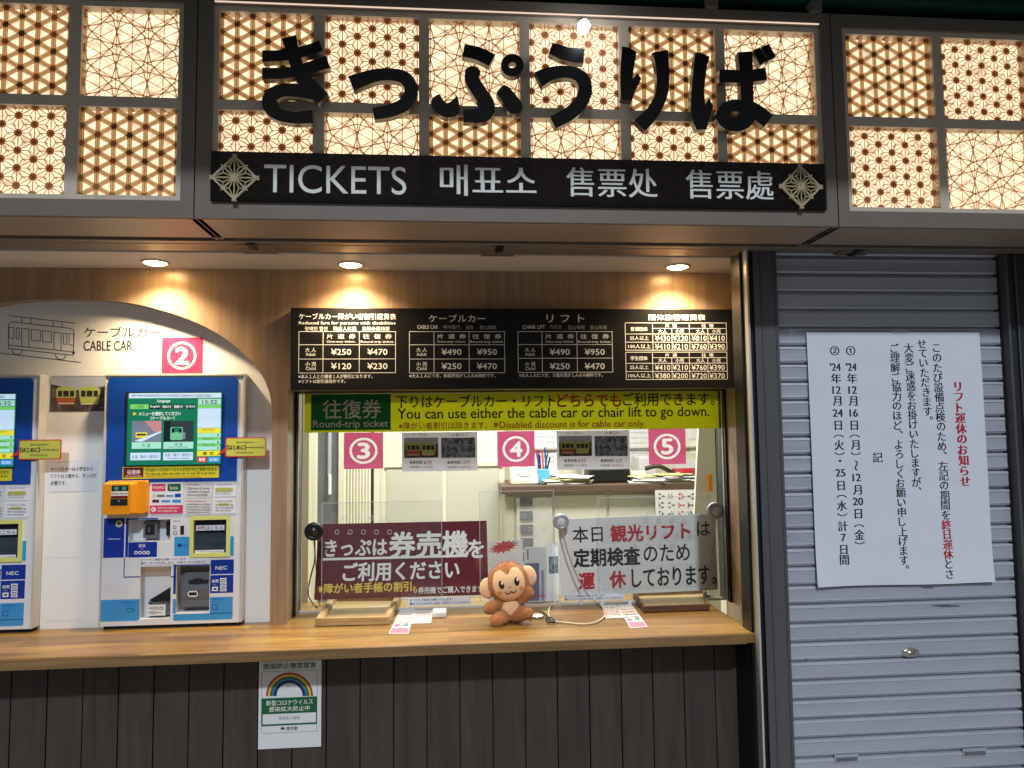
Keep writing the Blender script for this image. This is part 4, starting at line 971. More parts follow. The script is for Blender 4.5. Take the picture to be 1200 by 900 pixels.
# ---- ticket machine
MY = .003; MS = plane(MY)
def machine():
    base = MS.P(*MS.px(198, 730)); base.z = CZ
    t = thing('ticket_machine', 'blue and white ticket machine under the pink number 2 card', 'ticket machine', base, 'touch screen ticket machines in the niche')
    a0, b0, a1, b1 = MS.rc(121.5, 441, 282.5, 729); b0 = CZ+.012; ca = MS.px(124, 600)
    rc = lambda *q: MS.rc(*q)
    coin, bill, tick, note = rc(150.5, 609, 199.5, 634.5), rc(227, 609, 265.5, 648), rc(164, 664, 200, 725), rc(206.5, 663, 245.5, 718)
    slot = rc(211.5, 616.5, 215.5, 626)
    g = G(); g.holed(MS, (a0, b0, a1, b1), [coin, tick, note, bill], 0, M['mbody'], .039, M['mbody'])
    g.box(a0, MY+.0395, b0, a1, NY-.001, b1, M['mbody'])
    for q in ((a0, b0, a0, b1), (a1, b0, a1, b1)): g.quad((q[0], MY, q[1]), (q[0], MY+.0395, q[1]), (q[0], MY+.0395, q[3]), (q[0], MY, q[3]), M['mside'])
    g.quad((a0, MY, b1), (a1, MY, b1), (a1, MY+.0395, b1), (a0, MY+.0395, b1), M['mbody']); g.quad((a0, MY, b0), (a1, MY, b0), (a1, MY+.0395, b0), (a0, MY+.0395, b0), M['black'])
    g.build('cabinet', t)
    g = G(); g.box(a1+.0005, MY-.002, b0, a1+.006, NY-.001, b1+.008, M['mside']); g.box(a0-.006, MY-.002, b0, a0-.0005, NY-.001, b1+.008, M['mside']); g.box(a0, MY-.004, b1+.0005, a1, NY-.001, b1+.008, M['mside']); g.build('steel_surround', t, bevel=.0015)
    g = G(); g.box(a0+.006, MY+.01, CZ+.0005, a1-.004, NY-.002, b0-.0005, M['black']); g.build('plinth', t)
    # upper blue field with the screen
    g = G(); f = MS.rc(125.5, 442.5, 278.5, 564.5); g.prism(MS, rounded(*f, .014, bot=False), .0004, .003, M['blue']); g.build('blue_fascia', t)
    g = G(); f = rc(147.5, 459.5, 260, 546); g.prism(MS, [(f[0], f[1]), (f[2], f[1]), (f[2], f[3]), (f[0], f[3])], .0032, .0065, M['mdark']); bez = g.build('screen_bezel', t)
    SC = Sheet((0, MY-.0066, 0)); g = G(); e = E_
    X = lambda v: 100+v/5.217; Y = lambda v: 430+v/5.217
    Rr = lambda x0, y0, x1, y1, m, l=2: g.rect(SC, X(x0), Y(y0), X(x1), Y(y1), m, l)
    Rr(256, 158, 833, 598, e['green'], 1); Rr(268, 160, 831, 190, e['pale']); g.scrib(SC, X(282), Y(164), X(770), Y(186), M['ink'], 3)
    Rr(690, 195, 829, 231, e['aqua']); g.text(SC, '15:32', (X(716), Y(202), X(806), Y(226)), M['ink'], 3, bold=.01)
    Rr(688, 234, 828, 252, e['lime']); Rr(687, 253, 828, 372, e['pale']); Rr(686, 374, 827, 404, e['yellow']); Rr(686, 405, 827, 430, e['aqua']); Rr(685, 432, 826, 446, e['lime']); Rr(685, 447, 826, 468, e['aqua']); Rr(684, 470, 825, 484, e['lime']); Rr(684, 485, 825, 508, e['aqua'])
    for y_ in (380, 436, 474): g.scrib(SC, X(715), Y(y_-3), X(790), Y(y_+10), M['ink'], 3)
    for y_ in (410, 452, 490): g.rect(SC, X(808), Y(y_), X(815), Y(y_+12), M['ink'], 3)
    Rr(683, 511, 824, 545, e['yellow']); g.text(SC, '確  定', (X(718), Y(518), X(785), Y(539)), M['ink'], 3, bold=.02)
    Rr(682, 550, 743, 582, e['red']); g.text(SC, '取消', (X(695), Y(556), X(730), Y(576)), e['white'], 3, bold=.02); Rr(752, 550, 822, 582, e['blue']); g.text(SC, 'はじめに', (X(760), Y(558), X(814), Y(575)), e['white'], 3, bold=.01)
    g.text(SC, 'Language', (X(442), Y(199), X(520), Y(220)), e['white'], 3, bold=.01)
    Rr(275, 229, 386, 257, e['lime']); g.text(SC, '日本語', (X(315), Y(234), X(356), Y(251)), M['ink'], 3)
    for x0, x1, s in ((393, 460, 'English'), (466, 530, '简体中文'), (537, 602, '繁體中文'), (608, 672, '한국어')): Rr(x0, 229, x1, 257, e['dark']); g.text(SC, s, (X(x0+6), Y(234), X(x1-4), Y(252)), e['white'], 3, bold=.008)
    g.face(SC, [SC.px(X(x), Y(y)) for x, y in ((293, 275), (316, 286), (292, 298))], 3*LAY, e['yellow'])
    g.text(SC, 'メニューを選択してください', (X(328), Y(274), X(584), Y(297)), e['white'], 3, bold=.016); g.text(SC, '（ケーブルカー）', (X(400), Y(302), X(546), Y(324)), e['white'], 3, bold=.016)
    Rr(285, 330, 466, 460, e['grey']); Rr(284, 460, 464, 500, e['aqua'], 3); g.text(SC, '片 道', (X(346), Y(468), X(398), Y(490)), M['ink'], 4)
    g.face(SC, [SC.px(X(x), Y(y)) for x, y in ((360, 330), (466, 330), (466, 405), (420, 395), (390, 360))], 3*LAY, e['rose'])
    g.face(SC, [SC.px(X(x), Y(y)) for x, y in ((300, 452), (462, 392), (465, 400), (345, 458))], 3.4*LAY, e['pale']); Rr(308, 400, 378, 432, e['yellow'], 4); Rr(314, 408, 372, 420, e['deep'], 5)
    Rr(480, 330, 662, 458, e['deep']); Rr(478, 458, 660, 500, e['aqua'], 3); g.text(SC, '往 復', (X(545), Y(463), X(595), Y(482)), M['ink'], 4); g.scrib(SC, X(510), Y(484), X(628), Y(495), M['ink'], 4)
    g.prism(SC, rounded(*SC.rc(X(520), Y(368), X(596), Y(446)), .003), 2.5*LAY, 3*LAY, e['mint'])
    for x0, x1 in ((528, 545), (572, 590)): Rr(x0, 374, x1, 402, e['dark'], 4)
    Rr(545, 370, 572, 398, e['green'], 4); Rr(596, 400, 612, 440, e['grey'], 3); Rr(480, 330, 520, 456, e['dark'], 2.6)
    Rr(275, 524, 460, 570, e['pale']); g.text(SC, '片道（障がい者割引）', (X(285), Y(538), X(452), Y(560)), M['ink'], 3); Rr(476, 522, 658, 570, e['pale']); g.text(SC, '往復（障がい者割引）', (X(486), Y(528), X(650), Y(548)), M['ink'], 3); g.scrib(SC, X(500), Y(552), X(640), Y(565), M['ink'], 3)
    g.build('touch_screen', bez)
    # yellow strip under the screen
    S2 = Sheet((0, MY-.0045, 0)); g = G(); f = S2.rc(143.5, 546.5, 256.5, 560.5); g.prism(S2, [(f[0], f[1]), (f[2], f[1]), (f[2], f[3]), (f[0], f[3])], -.0012, 0, M['yellow']); g.rect(S2, 144.5, 548, 168, 559.5, M['maroon'], 1)
    g.text(S2, '往復券', (149, 550.5, 164.5, 556), M['white_ink'], 2, bold=.01); g.scrib(S2, 147, 557, 166, 559, M['white_ink'], 2)
    g.text(S2, '下りはケーブルカー・リフトどちらでもご利用できます。', (170, 548.2, 255, 552.6), M['ink'], 2, bold=.006); g.text(S2, 'You can use either the cable car or chair lift to go down.', (170, 553, 253, 557), M['ink'], 2, bold=.004); g.scrib(S2, 170, 557.4, 236, 559.6, M['red_ink'], 2)
    g.build('yellow_strip', t)
    # speech bubble sticking out over the right edge
    B = Sheet((0, MY-.0075, 0)); g = G(); f = B.rc(264, 512.5, 312, 535.5)
    pts = rounded(*f, .006); g.prism(B, pts, -.001, 0, M['bubred']); g.prism(B, [B.px(*p) for p in ((265.5, 523), (265.5, 530), (254, 533.6))], -.0011, -.00005, M['bubred'])
    f2 = B.rc(265.2, 513.7, 310.8, 534.3); g.face(B, rounded(*f2, .005), LAY, M['bubble'])
    g.scrib(B, 277, 516.5, 299, 520, M['ink'], 2); g.text(B, '【はじめに】', (266, 521.5, 288, 527), M['ink'], 2, bold=.03); g.scrib(B, 288.5, 522, 309.5, 526.5, M['ink'], 2); g.scrib(B, 277, 528.5, 298, 532, M['ink'], 2); g.build('speech_bubble_label', t)
    # orange card reader
    g = G(); a, b = MS.px(147, 583); f = rc(122.5, 562, 174, 602)
    V = lambda x, y, h: MS.P(x, y, h)
    def slab(q, h0, h1, ins, r, m):
        lo = rounded(*q, r); k_ = (q[0]+q[2])/2, (q[1]+q[3])/2
        hi = [(k_[0]+(x-k_[0])*ins[0]+ins[2], k_[1]+(y-k_[1])*ins[1]+ins[3]) for x, y in lo]; n = len(lo)
        g.add([V(x, y, h0) for x, y in lo]+[V(x, y, h1) for x, y in hi], [(i, (i+1) % n, n+(i+1) % n, n+i) for i in range(n)]+[tuple(range(n, 2*n))], m)
        return hi
    q = rc(126, 563, 175, 602); slab(q, .0005, .018, (.94, .96, 0, 0), .006, M['orange']); rdr = g.build('card_reader', t)
    g = G(); q2 = rc(126, 564.5, 163.5, 602.5); slab(q2, .0182, .040, (.86, .92, -.004, -.001), .006, M['orange']); hd = g.build('reader_head', rdr)
    R3 = Sheet((0, MY-.0404, 0)); g = G(); g.rect(R3, 131, 569, 150.5, 575.5, M['mdark'], 1); g.rect(R3, 134, 570.5, 139, 574.5, M['tealink'], 2); g.rect(R3, 143, 570.5, 148, 574.5, M['tealink'], 2); g.rect(R3, 130.4, 575.8, 150, 581, M['white_ink'], 1); g.scrib(R3, 131, 576.3, 149.5, 580.6, M['ink'], 2); g.rect(R3, 130, 581.2, 149.7, 584, M['maroon'], 1); g.rect(R3, 129.4, 584.6, 149.5, 592.5, M['mdark'], 1); g.disc(R3, 139.5, 587.2, 1.3, M['grey_ink'], 2); g.build('reader_display', hd)
    # stickers
    S4 = Sheet((0, MY-.0012, 0)); stk = lambda q, m, nm: None
    def sticker(nm, q, m, fn, r=.002):
        g_ = G(); f = S4.rc(*q); g_.prism(S4, rounded(*f, r, 3), -.0006, 0, m); fn(g_); g_.build(nm, t)
    def ic(g_):
        g_.rect(S4, 175.6, 592, 214.2, 602, M['pink'], 1); g_.disc(S4, 180, 597.2, 2.9, M['white_ink'], 2); g_.text(S4, 'IC', (178.6, 595.6, 181.6, 598.8), M['ink'], 3); g_.scrib(S4, 185, 593.4, 210, 600.6, M['white_ink'], 2, 2)
        g_.rect(S4, 178, 567.2, 194, 575.6, M['pink'], 1); g_.text(S4, 'PASMO', (179.3, 569.8, 192.8, 573), M['white_ink'], 2, bold=.01)
        f = S4.rc(196.3, 567, 212, 575.6); g_.face(S4, rounded(*f, .0055), LAY, M['green']); g_.text(S4, 'Suica', (199, 569.2, 208.5, 573.5), M['white_ink'], 2)
        for q, m in (((178.5, 579, 182.5, 583), M['carw']), ((184, 579.5, 193, 582.5), M['grey_ink']), ((194.5, 580, 203.5, 582.2), M['sky']), ((205, 578.5, 212, 582.6), M['blue']), ((178.5, 585.5, 186.5, 589), M['maroon']), ((189, 586, 199.5, 588.6), M['sky']), ((202, 585.5, 212, 589), M['sky'])): g_.rect(S4, *q, m, 1)
    sticker('card_sticker', (175.3, 564.7, 214.5, 602.3), M['gloss'], ic)
    def nt1(g_): g_.scrib(S4, 219, 566, 233, 569.5, M['red_ink'], 1); g_.scrib(S4, 219, 570.5, 246, 582, M['ink'], 1, 3)
    def nt2(g_): g_.scrib(S4, 219, 586, 242, 588.6, M['red_ink'], 1); g_.scrib(S4, 219, 589.5, 247, 602, M['ink'], 1, 4)
    def nt3(g_): g_.scrib(S4, 254, 567, 271, 569, M['red_ink'], 1); g_.rect(S4, 253, 571.5, 272, 576, M['bubble'], 1); g_.scrib(S4, 252, 572, 274, 580, M['grey_ink'], 2, 3)
    def nt4(g_): g_.scrib(S4, 252, 585.5, 273, 589, M['grey_ink'], 1); g_.rect(S4, 256, 589.5, 268, 592.5, M['bubble'], 1); g_.scrib(S4, 252, 590, 274, 600, M['ink'], 2, 3)
    sticker('notice_sticker', (217.3, 564.8, 248.6, 583.4), M['greypaper'], nt1); sticker('notice_sticker', (217, 584.2, 248.2, 603), M['greypaper'], nt2); sticker('notice_sticker', (250.3, 564.6, 276.6, 582), M['gloss'], nt3); sticker('notice_sticker', (249.7, 583.4, 276, 601.8), M['gloss'], nt4)
    # lower printed fields
    g = G(); r_ = lambda q, m, l=1: g.rect(MS, *q, m, l)
    r_((121.4, 607.2, 145.6, 653.6), M['navy']); r_((147.2, 607.2, 150.4, 653), M['navy']); r_((150.4, 635.2, 184, 653), M['navy']); r_((150.4, 607.2, 185, 608.8), M['navy'])
    r_((144.9, 653.6, 146, 675.5), M['navy'], 1); r_((144.9, 675.5, 164, 676.8), M['navy'], 1); r_((200.4, 675.2, 206, 676.6), M['navy'], 1)
    r_((203.2, 661.6, 206.3, 696), M['navy']); r_((206.3, 661.6, 247, 662.8), M['navy']); r_((204.2, 629, 223.6, 651.5), M['sky']); r_((268.5, 628.5, 274, 651.2), M['sky'])
    r_((246.8, 655.8, 274, 672.6), M['navy']); r_((246.2, 673.8, 273.4, 694.8), M['navy'])
    g.face(MS, rounded(*MS.rc(117.2, 702.6, 163.6, 728), .009, top=False), LAY, M['sky']); g.face(MS, rounded(*MS.rc(203, 719, 272.5, 726.5), .004, top=False), LAY, M['sky']); r_((246, 699.5, 272.8, 719), M['sky']); r_((202.6, 702, 206, 719), M['sky'])
    g.disc(MS, 139.5, 613.8, 4, M['lime'], 2); g.disc(MS, 139.5, 613.8, 2.4, M['mgrey'], 3); g.scrib(MS, 126, 630.5, 141, 632.8, M['white_ink'], 2)
    g.text(MS, '硬貨', (162.5, 637.5, 170.5, 641.5), M['white_ink'], 2, bold=.01); g.scrib(MS, 164, 642.6, 168.6, 644, M['white_ink'], 2)
    for x in (159.5, 164.2, 168.9, 173.4): g.disc(MS, x, 647.6, 2.2, M['white_ink'], 2, 14); g.disc(MS, x, 647.6, 1.2, M['navy'], 3, 10)
    g.text(MS, 'NEC', (252.6, 663.2, 266.2, 667.4), M['white_ink'], 2, bold=.01); g.text(MS, '紙幣', (248.5, 679, 256.4, 683), M['white_ink'], 2, bold=.01); g.scrib(MS, 250, 684.5, 254, 686, M['white_ink'], 2); r_((248.6, 687.6, 255.4, 692.6), M['white_ink'], 2); r_((250.2, 689, 253.8, 691.2), M['navy'], 3)
    for i in range(4): r_((258, 677.4+i*4.1, 265.4, 680.6+i*4.1), M['white_ink'], 2); r_((259, 678.6+i*4.1, 264.4, 679.6+i*4.1), M['navy'], 3)
    g.scrib(MS, 142.5, 704.5, 160.5, 707.5, M['navy'], 2); g.scrib(MS, 145, 708.6, 158, 710.2, M['navy'], 2); g.disc(MS, 153, 715, 4.4, M['navy'], 2, 18, 2.6); g.disc(MS, 153, 715, 3.6, M['sky'], 3, 18, 1.9)
    g.scrib(MS, 247.5, 700.8, 264, 703.6, M['navy'], 2); g.scrib(MS, 249, 704.8, 261, 706.2, M['navy'], 2); g.frame(MS, 248.5, 708.2, 255.5, 714.4, .7, M['navy'], 2); g.scrib(MS, 202.5, 609, 211, 612, M['navy'], 2); g.frame(MS, 203, 616, 206.6, 620, .6, M['navy'], 2); g.frame(MS, 203, 622.5, 207.5, 626.5, .6, M['navy'], 2); g.scrib(MS, 208, 637, 220, 641, M['navy'], 2); g.disc(MS, 210.5, 639, 2.2, M['navy'], 3, 12)
    r_((211.3, 616, 215.7, 626.6), M['black'], 2); g.scrib(MS, 121.5, 683, 141, 695, M['greypaper'], 1, 4)
    g.build('printed_fields', t)
    g = G(); f = S4.rc(163.5, 652.6, 244.4, 661.3); g.prism(S4, [(f[0], f[1]), (f[2], f[1]), (f[2], f[3]), (f[0], f[3])], -.0006, 0, M['gloss']); g.text(S4, 'おつりのご確認をお願いいたします。', (165, 654, 219, 656.8), M['ink'], 1, bold=.008); g.text(S4, '離れてからのお申し出は、お受けいたしかねます。', (165, 657.6, 243, 660.4), M['ink'], 1, bold=.008); g.build('notice_strip', t)
    # recesses
    bk = MY+.038
    def back(q, m, nm, extra=None):
        g_ = G(); g_.quad((q[0], bk, q[1]), (q[2], bk, q[1]), (q[2], bk, q[3]), (q[0], bk, q[3]), m)
        if extra: extra(g_, q)
        return g_.build(nm, t)
    def coinx(g_, q):
        w_, h_ = q[2]-q[0], q[3]-q[1]; x0 = q[0]+w_*.30
        g_.box(x0, bk-.020, q[1]+h_*.12, x0+w_*.34, bk-.0005, q[3]-h_*.10, M['mgrey']); g_.box(x0+w_*.06, bk-.023, q[1]+h_*.28, x0+w_*.27, bk-.0205, q[3]-h_*.24, M['mdark']); g_.tube([(x0+w_*.16, bk-.026, q[1]+h_*.4), (x0+w_*.16, bk-.026, q[1]+h_*.62)], .003, M['mgrey'], 8)
        g_.box(q[2]-w_*.17, bk-.012, q[1]+h_*.2, q[2]-.0006, bk-.0005, q[3]-h_*.12, M['black'])
    back(coin, M['mbody'], 'coin_recess', coinx)
    def tickx(g_, q):
        w_, h_ = q[2]-q[0], q[3]-q[1]; c = ((q[0]+q[2])/2+w_*.08, MY+.018)
        g_.quad((q[0]+.001, MY+.006, q[3]-.001), (q[2]-.001, MY+.006, q[3]-.001), (q[2]-.001, bk-.002, q[3]-h_*.22), (q[0]+.001, bk-.002, q[3]-h_*.22), M['mbody'])
        n = 14; r0 = w_*.40
        ring = [(c[0]+r0*math.cos(PI+PI*i/n), c[1]-.018*math.sin(PI*i/n)+.012) for i in range(n+1)]
        zt_ = q[1]+h_*.30
        g_.add([(x, y, q[1]+h_*.04) for x, y in ring]+[(x, y, zt_) for x, y in ring], [(i, i+1, n+2+i, n+1+i) for i in range(n)], M['mgrey'], True)
        g_.quad((ring[0][0], bk-.006, q[1]+h_*.3), (ring[-1][0], bk-.006, q[1]+h_*.3), (ring[-1][0], bk-.003, q[1]+h_*.60), (ring[0][0], bk-.003, q[1]+h_*.32), M['black'])
        g_.quad((ring[0][0], bk-.006, q[1]+h_*.285), (ring[-1][0], bk-.006, q[1]+h_*.285), (ring[-1][0], MY+.014, q[1]+h_*.285), (ring[0][0], MY+.014, q[1]+h_*.285), M['black'])
        Q = Sheet((0, MY+.0112, 0)); g_.rect(Q, 172.5, 708.5, 194, 721.5, M['paper'], 1); g_.scrib(Q, 174, 710, 192.5, 720.5, M['ink'], 2, 2)
    back(tick, M['mbody'], 'ticket_tray', tickx)
    def notex(g_, q):
        w_, h_ = q[2]-q[0], q[3]-q[1]; x0, x1 = q[0]+w_*.14, q[2]-w_*.02
        pts = [(MY+.030, q[1]+h_*.84), (MY+.030, q[1]+h_*.62), (MY+.012, q[1]+h_*.52), (MY+.012, q[1]+h_*.28), (MY+.016, q[1]+h_*.26), (MY+.016, q[1]+h_*.10), (MY+.037, q[1]+h_*.08)]
        for (ya, za), (yb, zb) in zip(pts[:-1], pts[1:]): g_.quad((x0, yb, zb), (x1, yb, zb), (x1, ya, za), (x0, ya, za), M['mgrey'])
        g_.add([(x0, y, z) for y, z in pts]+[(x0, bk, pts[0][1])], [tuple(range(8))], M['mgrey'])
        g_.box(x0+w_*.16, MY+.0225, q[1]+h_*.565, x1-w_*.1, MY+.0295, q[1]+h_*.66, M['mdark']); g_.box(x0+w_*.3, MY+.019, q[1]+h_*.585, x1-w_*.3, MY+.024, q[1]+h_*.70, M['mdark'])
        Q = Sheet((0, MY+.0115, 0)); g_.rect(Q, 219.5, 692, 232.5, 699.8, M['mdark'], 1); g_.rect(Q, 221, 692.4, 231, 694, M['white_ink'], 2); g_.rect(Q, 221, 697.8, 231, 699.4, M['white_ink'], 2); g_.rect(Q, 219.8, 694, 221.4, 698, M['white_ink'], 2); g_.rect(Q, 230.6, 694, 232, 698, M['white_ink'], 2)
    back(note, M['mgrey'], 'note_slot', notex)
    g = G(); lr = MS.rc(222.6, 604.2, 270, 652.6); g.holed(MS, lr, [bill], .004, M['lime'], .006, M['lime'])
    for q in ((lr[0], lr[1], lr[0], lr[3]), (lr[2], lr[1], lr[2], lr[3])): g.quad(MS.P(q[0], q[1], 0), MS.P(q[2], q[3], 0), MS.P(q[2], q[3], .004), MS.P(q[0], q[1], .004), M['lime'])
    tray = g.build('lime_surround', t)
    g = G(); y = MY+.004; g.quad((bill[0], y, bill[1]), (bill[2], y, bill[1]), (bill[2], y+.012, bill[3]), (bill[0], y+.012, bill[3]), M['darkglass'])
    Q = Sheet((0, MY+.001, 0)); g.rect(Q, 230, 615.5, 263, 621.5, M['gloss'], 1); g.text(Q, '切符', (231.5, 616.6, 240, 620.6), M['red_ink'], 2, bold=.02); g.text(Q, 'はこちら', (241, 616.8, 261.5, 620.6), M['ink'], 2, bold=.01)
    g.rect(Q, 228.5, 644.5, 262.5, 647.6, M['gloss'], 1); g.scrib(Q, 231, 645.2, 260, 646.8, M['ink'], 2); g.build('ticket_window', tray)
    return t
mach = machine()
dxm = MS.px(37, 560)[0]-MS.px(278.5, 560)[0]
def dup(root, dx, label):
    r = root.copy(); COL.objects.link(r); r.location.x += dx; r['label'] = label
    def rec(src, dst):
        for ch in list(src.children):
            c = ch.copy(); COL.objects.link(c); c.parent = dst; rec(ch, c)
    rec(root, r); return r
dup(mach, dxm, 'blue and white ticket machine cut off by the left edge of the photo')

# ---- rainbow poster on the cladding
RPS = plane(CLY-.006)
rpz = sheet_thing('rainbow_poster', 'white infection prevention poster with rainbow on the dark planks', 'poster', RPS, (303, 774.5, 376.5, 876.5), M['paper'], part='poster_sheet')
P = lambda x, y: (290+x/7.5, 765+y/7.5)
def pr(x0, y0, x1, y1): a, b = P(x0, y0); c, d = P(x1, y1); return a, b, c, d
g = G(); g.text(RPS, '感染防止徹底宣言', pr(138, 88, 604, 138), M['green_ink'], 2, bold=.016, res=3)
g.frame(RPS, *pr(122, 158, 614, 700), .45, M['grey_ink'], 1); g.rect(RPS, *pr(122, 392, 610, 636), M['green'], 1.5); g.rect(RPS, *pr(134, 532, 602, 620), M['paper'], 2); 
g.text(RPS, '新型コロナウイルス', pr(165, 412, 576, 458), M['white_ink'], 2.5, bold=.01, res=3); g.text(RPS, '感染拡大防止中', pr(190, 468, 548, 512), M['white_ink'], 2.5, bold=.01, res=3)
g.text(RPS, '高尾登山電鉄', pr(274, 558, 460, 586), M['grey_ink'], 3); g.text(RPS, '東京都', pr(342, 648, 440, 680), M['ink'], 2, bold=.01)
c = P(310, 662); g.face(RPS, [RPS.px(*P(310+17*math.sin(R(a))*(1.1 if abs(a) > 20 else .9), 668-16*math.cos(R(a)))) for a in range(-110, 111, 20)]+[RPS.px(*P(316, 676)), RPS.px(*P(304, 676))], 2*LAY, M['green_ink'])
g.build('lettering', rpz)
g = G(); cxr, cyr = P(370, 380); rad = [207, 190, 172, 154, 140, 114]
for i, cc in enumerate([(176, 40, 48), (226, 196, 70), (42, 110, 62), (70, 130, 180), (24, 40, 96)]):
    n = 40; o_ = [RPS.px(cxr+rad[i]/7.5*math.cos(PI*k/n), cyr-rad[i]/7.5*math.sin(PI*k/n)) for k in range(n+1)]; i_ = [RPS.px(cxr+rad[i+1]/7.5*math.cos(PI*k/n), cyr-rad[i+1]/7.5*math.sin(PI*k/n)) for k in range(n+1)]
    mm = mat('rainbow_%d' % i, cc, .5); g.add([RPS.P(*p, 2*LAY) for p in o_+i_], [(k, k+1, n+2+k, n+1+k) for k in range(n)], mm)
g.build('rainbow', rpz)

# ================================================================== inside the window
# maroon sign leaning behind the glass
A = at(368, 703, Z=CZ+.012); TLp = at(381, 614.5, Y=A.y+.09); TRp = at(574, 616.5, Y=A.y+.09); BRp = at(573, 703, Y=A.y)
A = at(368, 703, Y=.19); B_ = at(572.5, 703, Y=.19); T_ = at(477, 615, Y=.27)
v = Vector((0, T_.y-.19, T_.z-(A.z+B_.z)/2)); MSG = Sheet(A, (1, 0, 0), v)
ms = thing('maroon_sign', 'maroon sign with white and yellow Japanese writing leaning behind the glass', 'sign', (A+B_)/2)
wd = (B_-A).x; ht = v.length; g = G(); g.prism(MSG, [(0, 0), (wd, 0), (wd, ht), (0, ht)], -.003, 0, M['maroon']); g.build('sign_board', ms)
g = G(); z7 = lambda x0, y0, x1, y1: (345+x0/4.615, 590+y0/4.615, 345+x1/4.615, 590+y1/4.615); t = g.text; wi = M['white_ink']
t(MSG, 'きっぷは', z7(165, 195, 500, 282), wi, 3, bold=.025, res=5); t(MSG, '券売機', z7(515, 152, 938, 292), wi, 3, bold=.03, res=5); t(MSG, 'を', z7(942, 198, 1022, 292), wi, 3, bold=.03, res=5)
g.rect(MSG, *z7(155, 286, 936, 299), wi, 2); t(MSG, 'ご利用ください', z7(265, 315, 890, 414), wi, 3, bold=.028, res=5)
t(MSG, '※障がい者手帳の割引', z7(125, 428, 632, 482), M['yel_ink'], 3, bold=.022, res=4); t(MSG, 'も', z7(640, 446, 664, 484), M['yel_ink'], 3, bold=.02); t(MSG, '券売機でご購入できます', z7(670, 448, 1018, 484), wi, 3, bold=.018, res=3); g.build('lettering', ms)
# white sign
WA = at(657, 699.5, Y=.188); WB = at(841.5, 691, Y=.188); WT = at(655, 608.5, Y=.188); u = (WB-WA).normalized(); vv = Vector((-u.z, 0, u.x)); WSG = Sheet(WA, u, vv)
ws = thing('white_sign', 'white sign about lift suspension with black and red letters behind glass', 'sign', (WA+WB)/2)
wd = (WB-WA).length; ht = WSG.px(655, 608.5)[1]; g = G(); g.prism(WSG, rounded(0, 0, wd, ht, .004, 3), -.004, 0, M['white']); g.build('sign_board', ws)
g = G(); z7 = lambda x0, y0, x1, y1: (600+x0/4.615, 580+y0/4.615, 600+x1/4.615, 580+y1/4.615); t = g.text; k = M['ink']; rd = M['red_ink']
for q in ((503, 150, 990, 254), (332, 400, 640, 515), (320, 285, 700, 385), (645, 374, 1110, 500)): g.rect(WSG, *z7(*q), M['paper'], 1); g.frame(WSG, *z7(*q), .35, M['greypaper'], 2)
t(WSG, '本日', z7(328, 170, 490, 256), k, 4, bold=.012, res=4); t(WSG, '観光リフト', z7(534, 158, 962, 246), rd, 4, bold=.035, res=5); t(WSG, 'は', z7(1000, 144, 1070, 220), k, 4, bold=.012, res=4)
t(WSG, '定期検査', z7(334, 288, 690, 384), k, 4, bold=.034, res=4); t(WSG, 'のため', z7(712, 268, 960, 358), k, 4, bold=.012, res=4)
t(WSG, '運', z7(362, 424, 446, 508), rd, 4, bold=.04, res=4); t(WSG, '休', z7(530, 412, 614, 500), rd, 4, bold=.04, res=4); t(WSG, 'しております。', z7(648, 390, 1102, 490), k, 4, bold=.02, res=4); g.build('lettering', ws)
# label strips on the glass
LS2 = plane(GY-.0105-.0006)
for q, lb in (((478.5, 700, 552.5, 709.2), 'narrow white label strip on the glass below the maroon sign'), ((660, 696.2, 731, 703.4), 'narrow white label strip on the glass below the white sign')):
    s = sheet_thing('label_strip', lb, 'label', LS2, q, M['gloss'], 'white label strips on the glass', part='strip'); g = G(); h = q[3]-q[1]
    g.text(LS2, 'おつりのご確認をお願いいたします。', (q[0]+2, q[1]+h*.12, q[0]+(q[2]-q[0])*.70, q[1]+h*.45), M['ink'], 1, bold=.008); g.text(LS2, '離れてからのお申し出は、お受けいたしかねます。', (q[0]+2, q[1]+h*.54, q[2]-1.5, q[1]+h*.88), M['ink'], 1, bold=.008); g.build('lettering', s)
# leaflets standing behind the toy
fy = plane(.215)
fl = sheet_thing('flyer', 'white flyer with a red burst standing behind the toy monkey', 'flyer', fy, (572, 633, 613, 704), M['white'], thick=.002, part='flyer_sheet')
g = G(); pts = []
for i in range(28): r_ = (18.5 if i % 2 else 11.5); a_ = 2*PI*i/28; pts.append(fy.px(590+r_*1.0*math.cos(a_), 641+r_*.42*math.sin(a_)-r_*math.cos(a_)*.22))
g.face(fy, pts, LAY, mat('red_burst', (206, 74, 84), .5)); g.scrib(fy, 580, 638.5, 600, 643.5, M['maroon'], 2)
for y in (655, 662, 669, 676): g.scrib(fy, 576, y, 608, y+3, M['greypaper'], 1)
g.build('flyer_print', fl)
br = sheet_thing('brochure', 'grey and blue brochure standing right of the toy monkey', 'brochure', plane(.22), (615, 641, 641, 706), M['greypaper'], thick=.003, part='cover')
q = plane(.22); g = G(); g.rect(q, 616, 660, 632, 704, mat('brochure_blue', (96, 104, 140), .4), 1); g.rect(q, 634, 668, 638, 704, mat('brochure_violet', (150, 146, 190), .4), 1)
for i, x in enumerate((619.5, 623.5, 627.5)): g.scrib(q, x, 643, x+2.2, 656-3*i, M['white_ink'], 2, 5)
g.rect(q, 618, 644, 619.2, 656, M['ink'], 1); g.scrib(q, 626, 694, 640, 702, M['red_ink'], 2); g.build('cover_print', br)
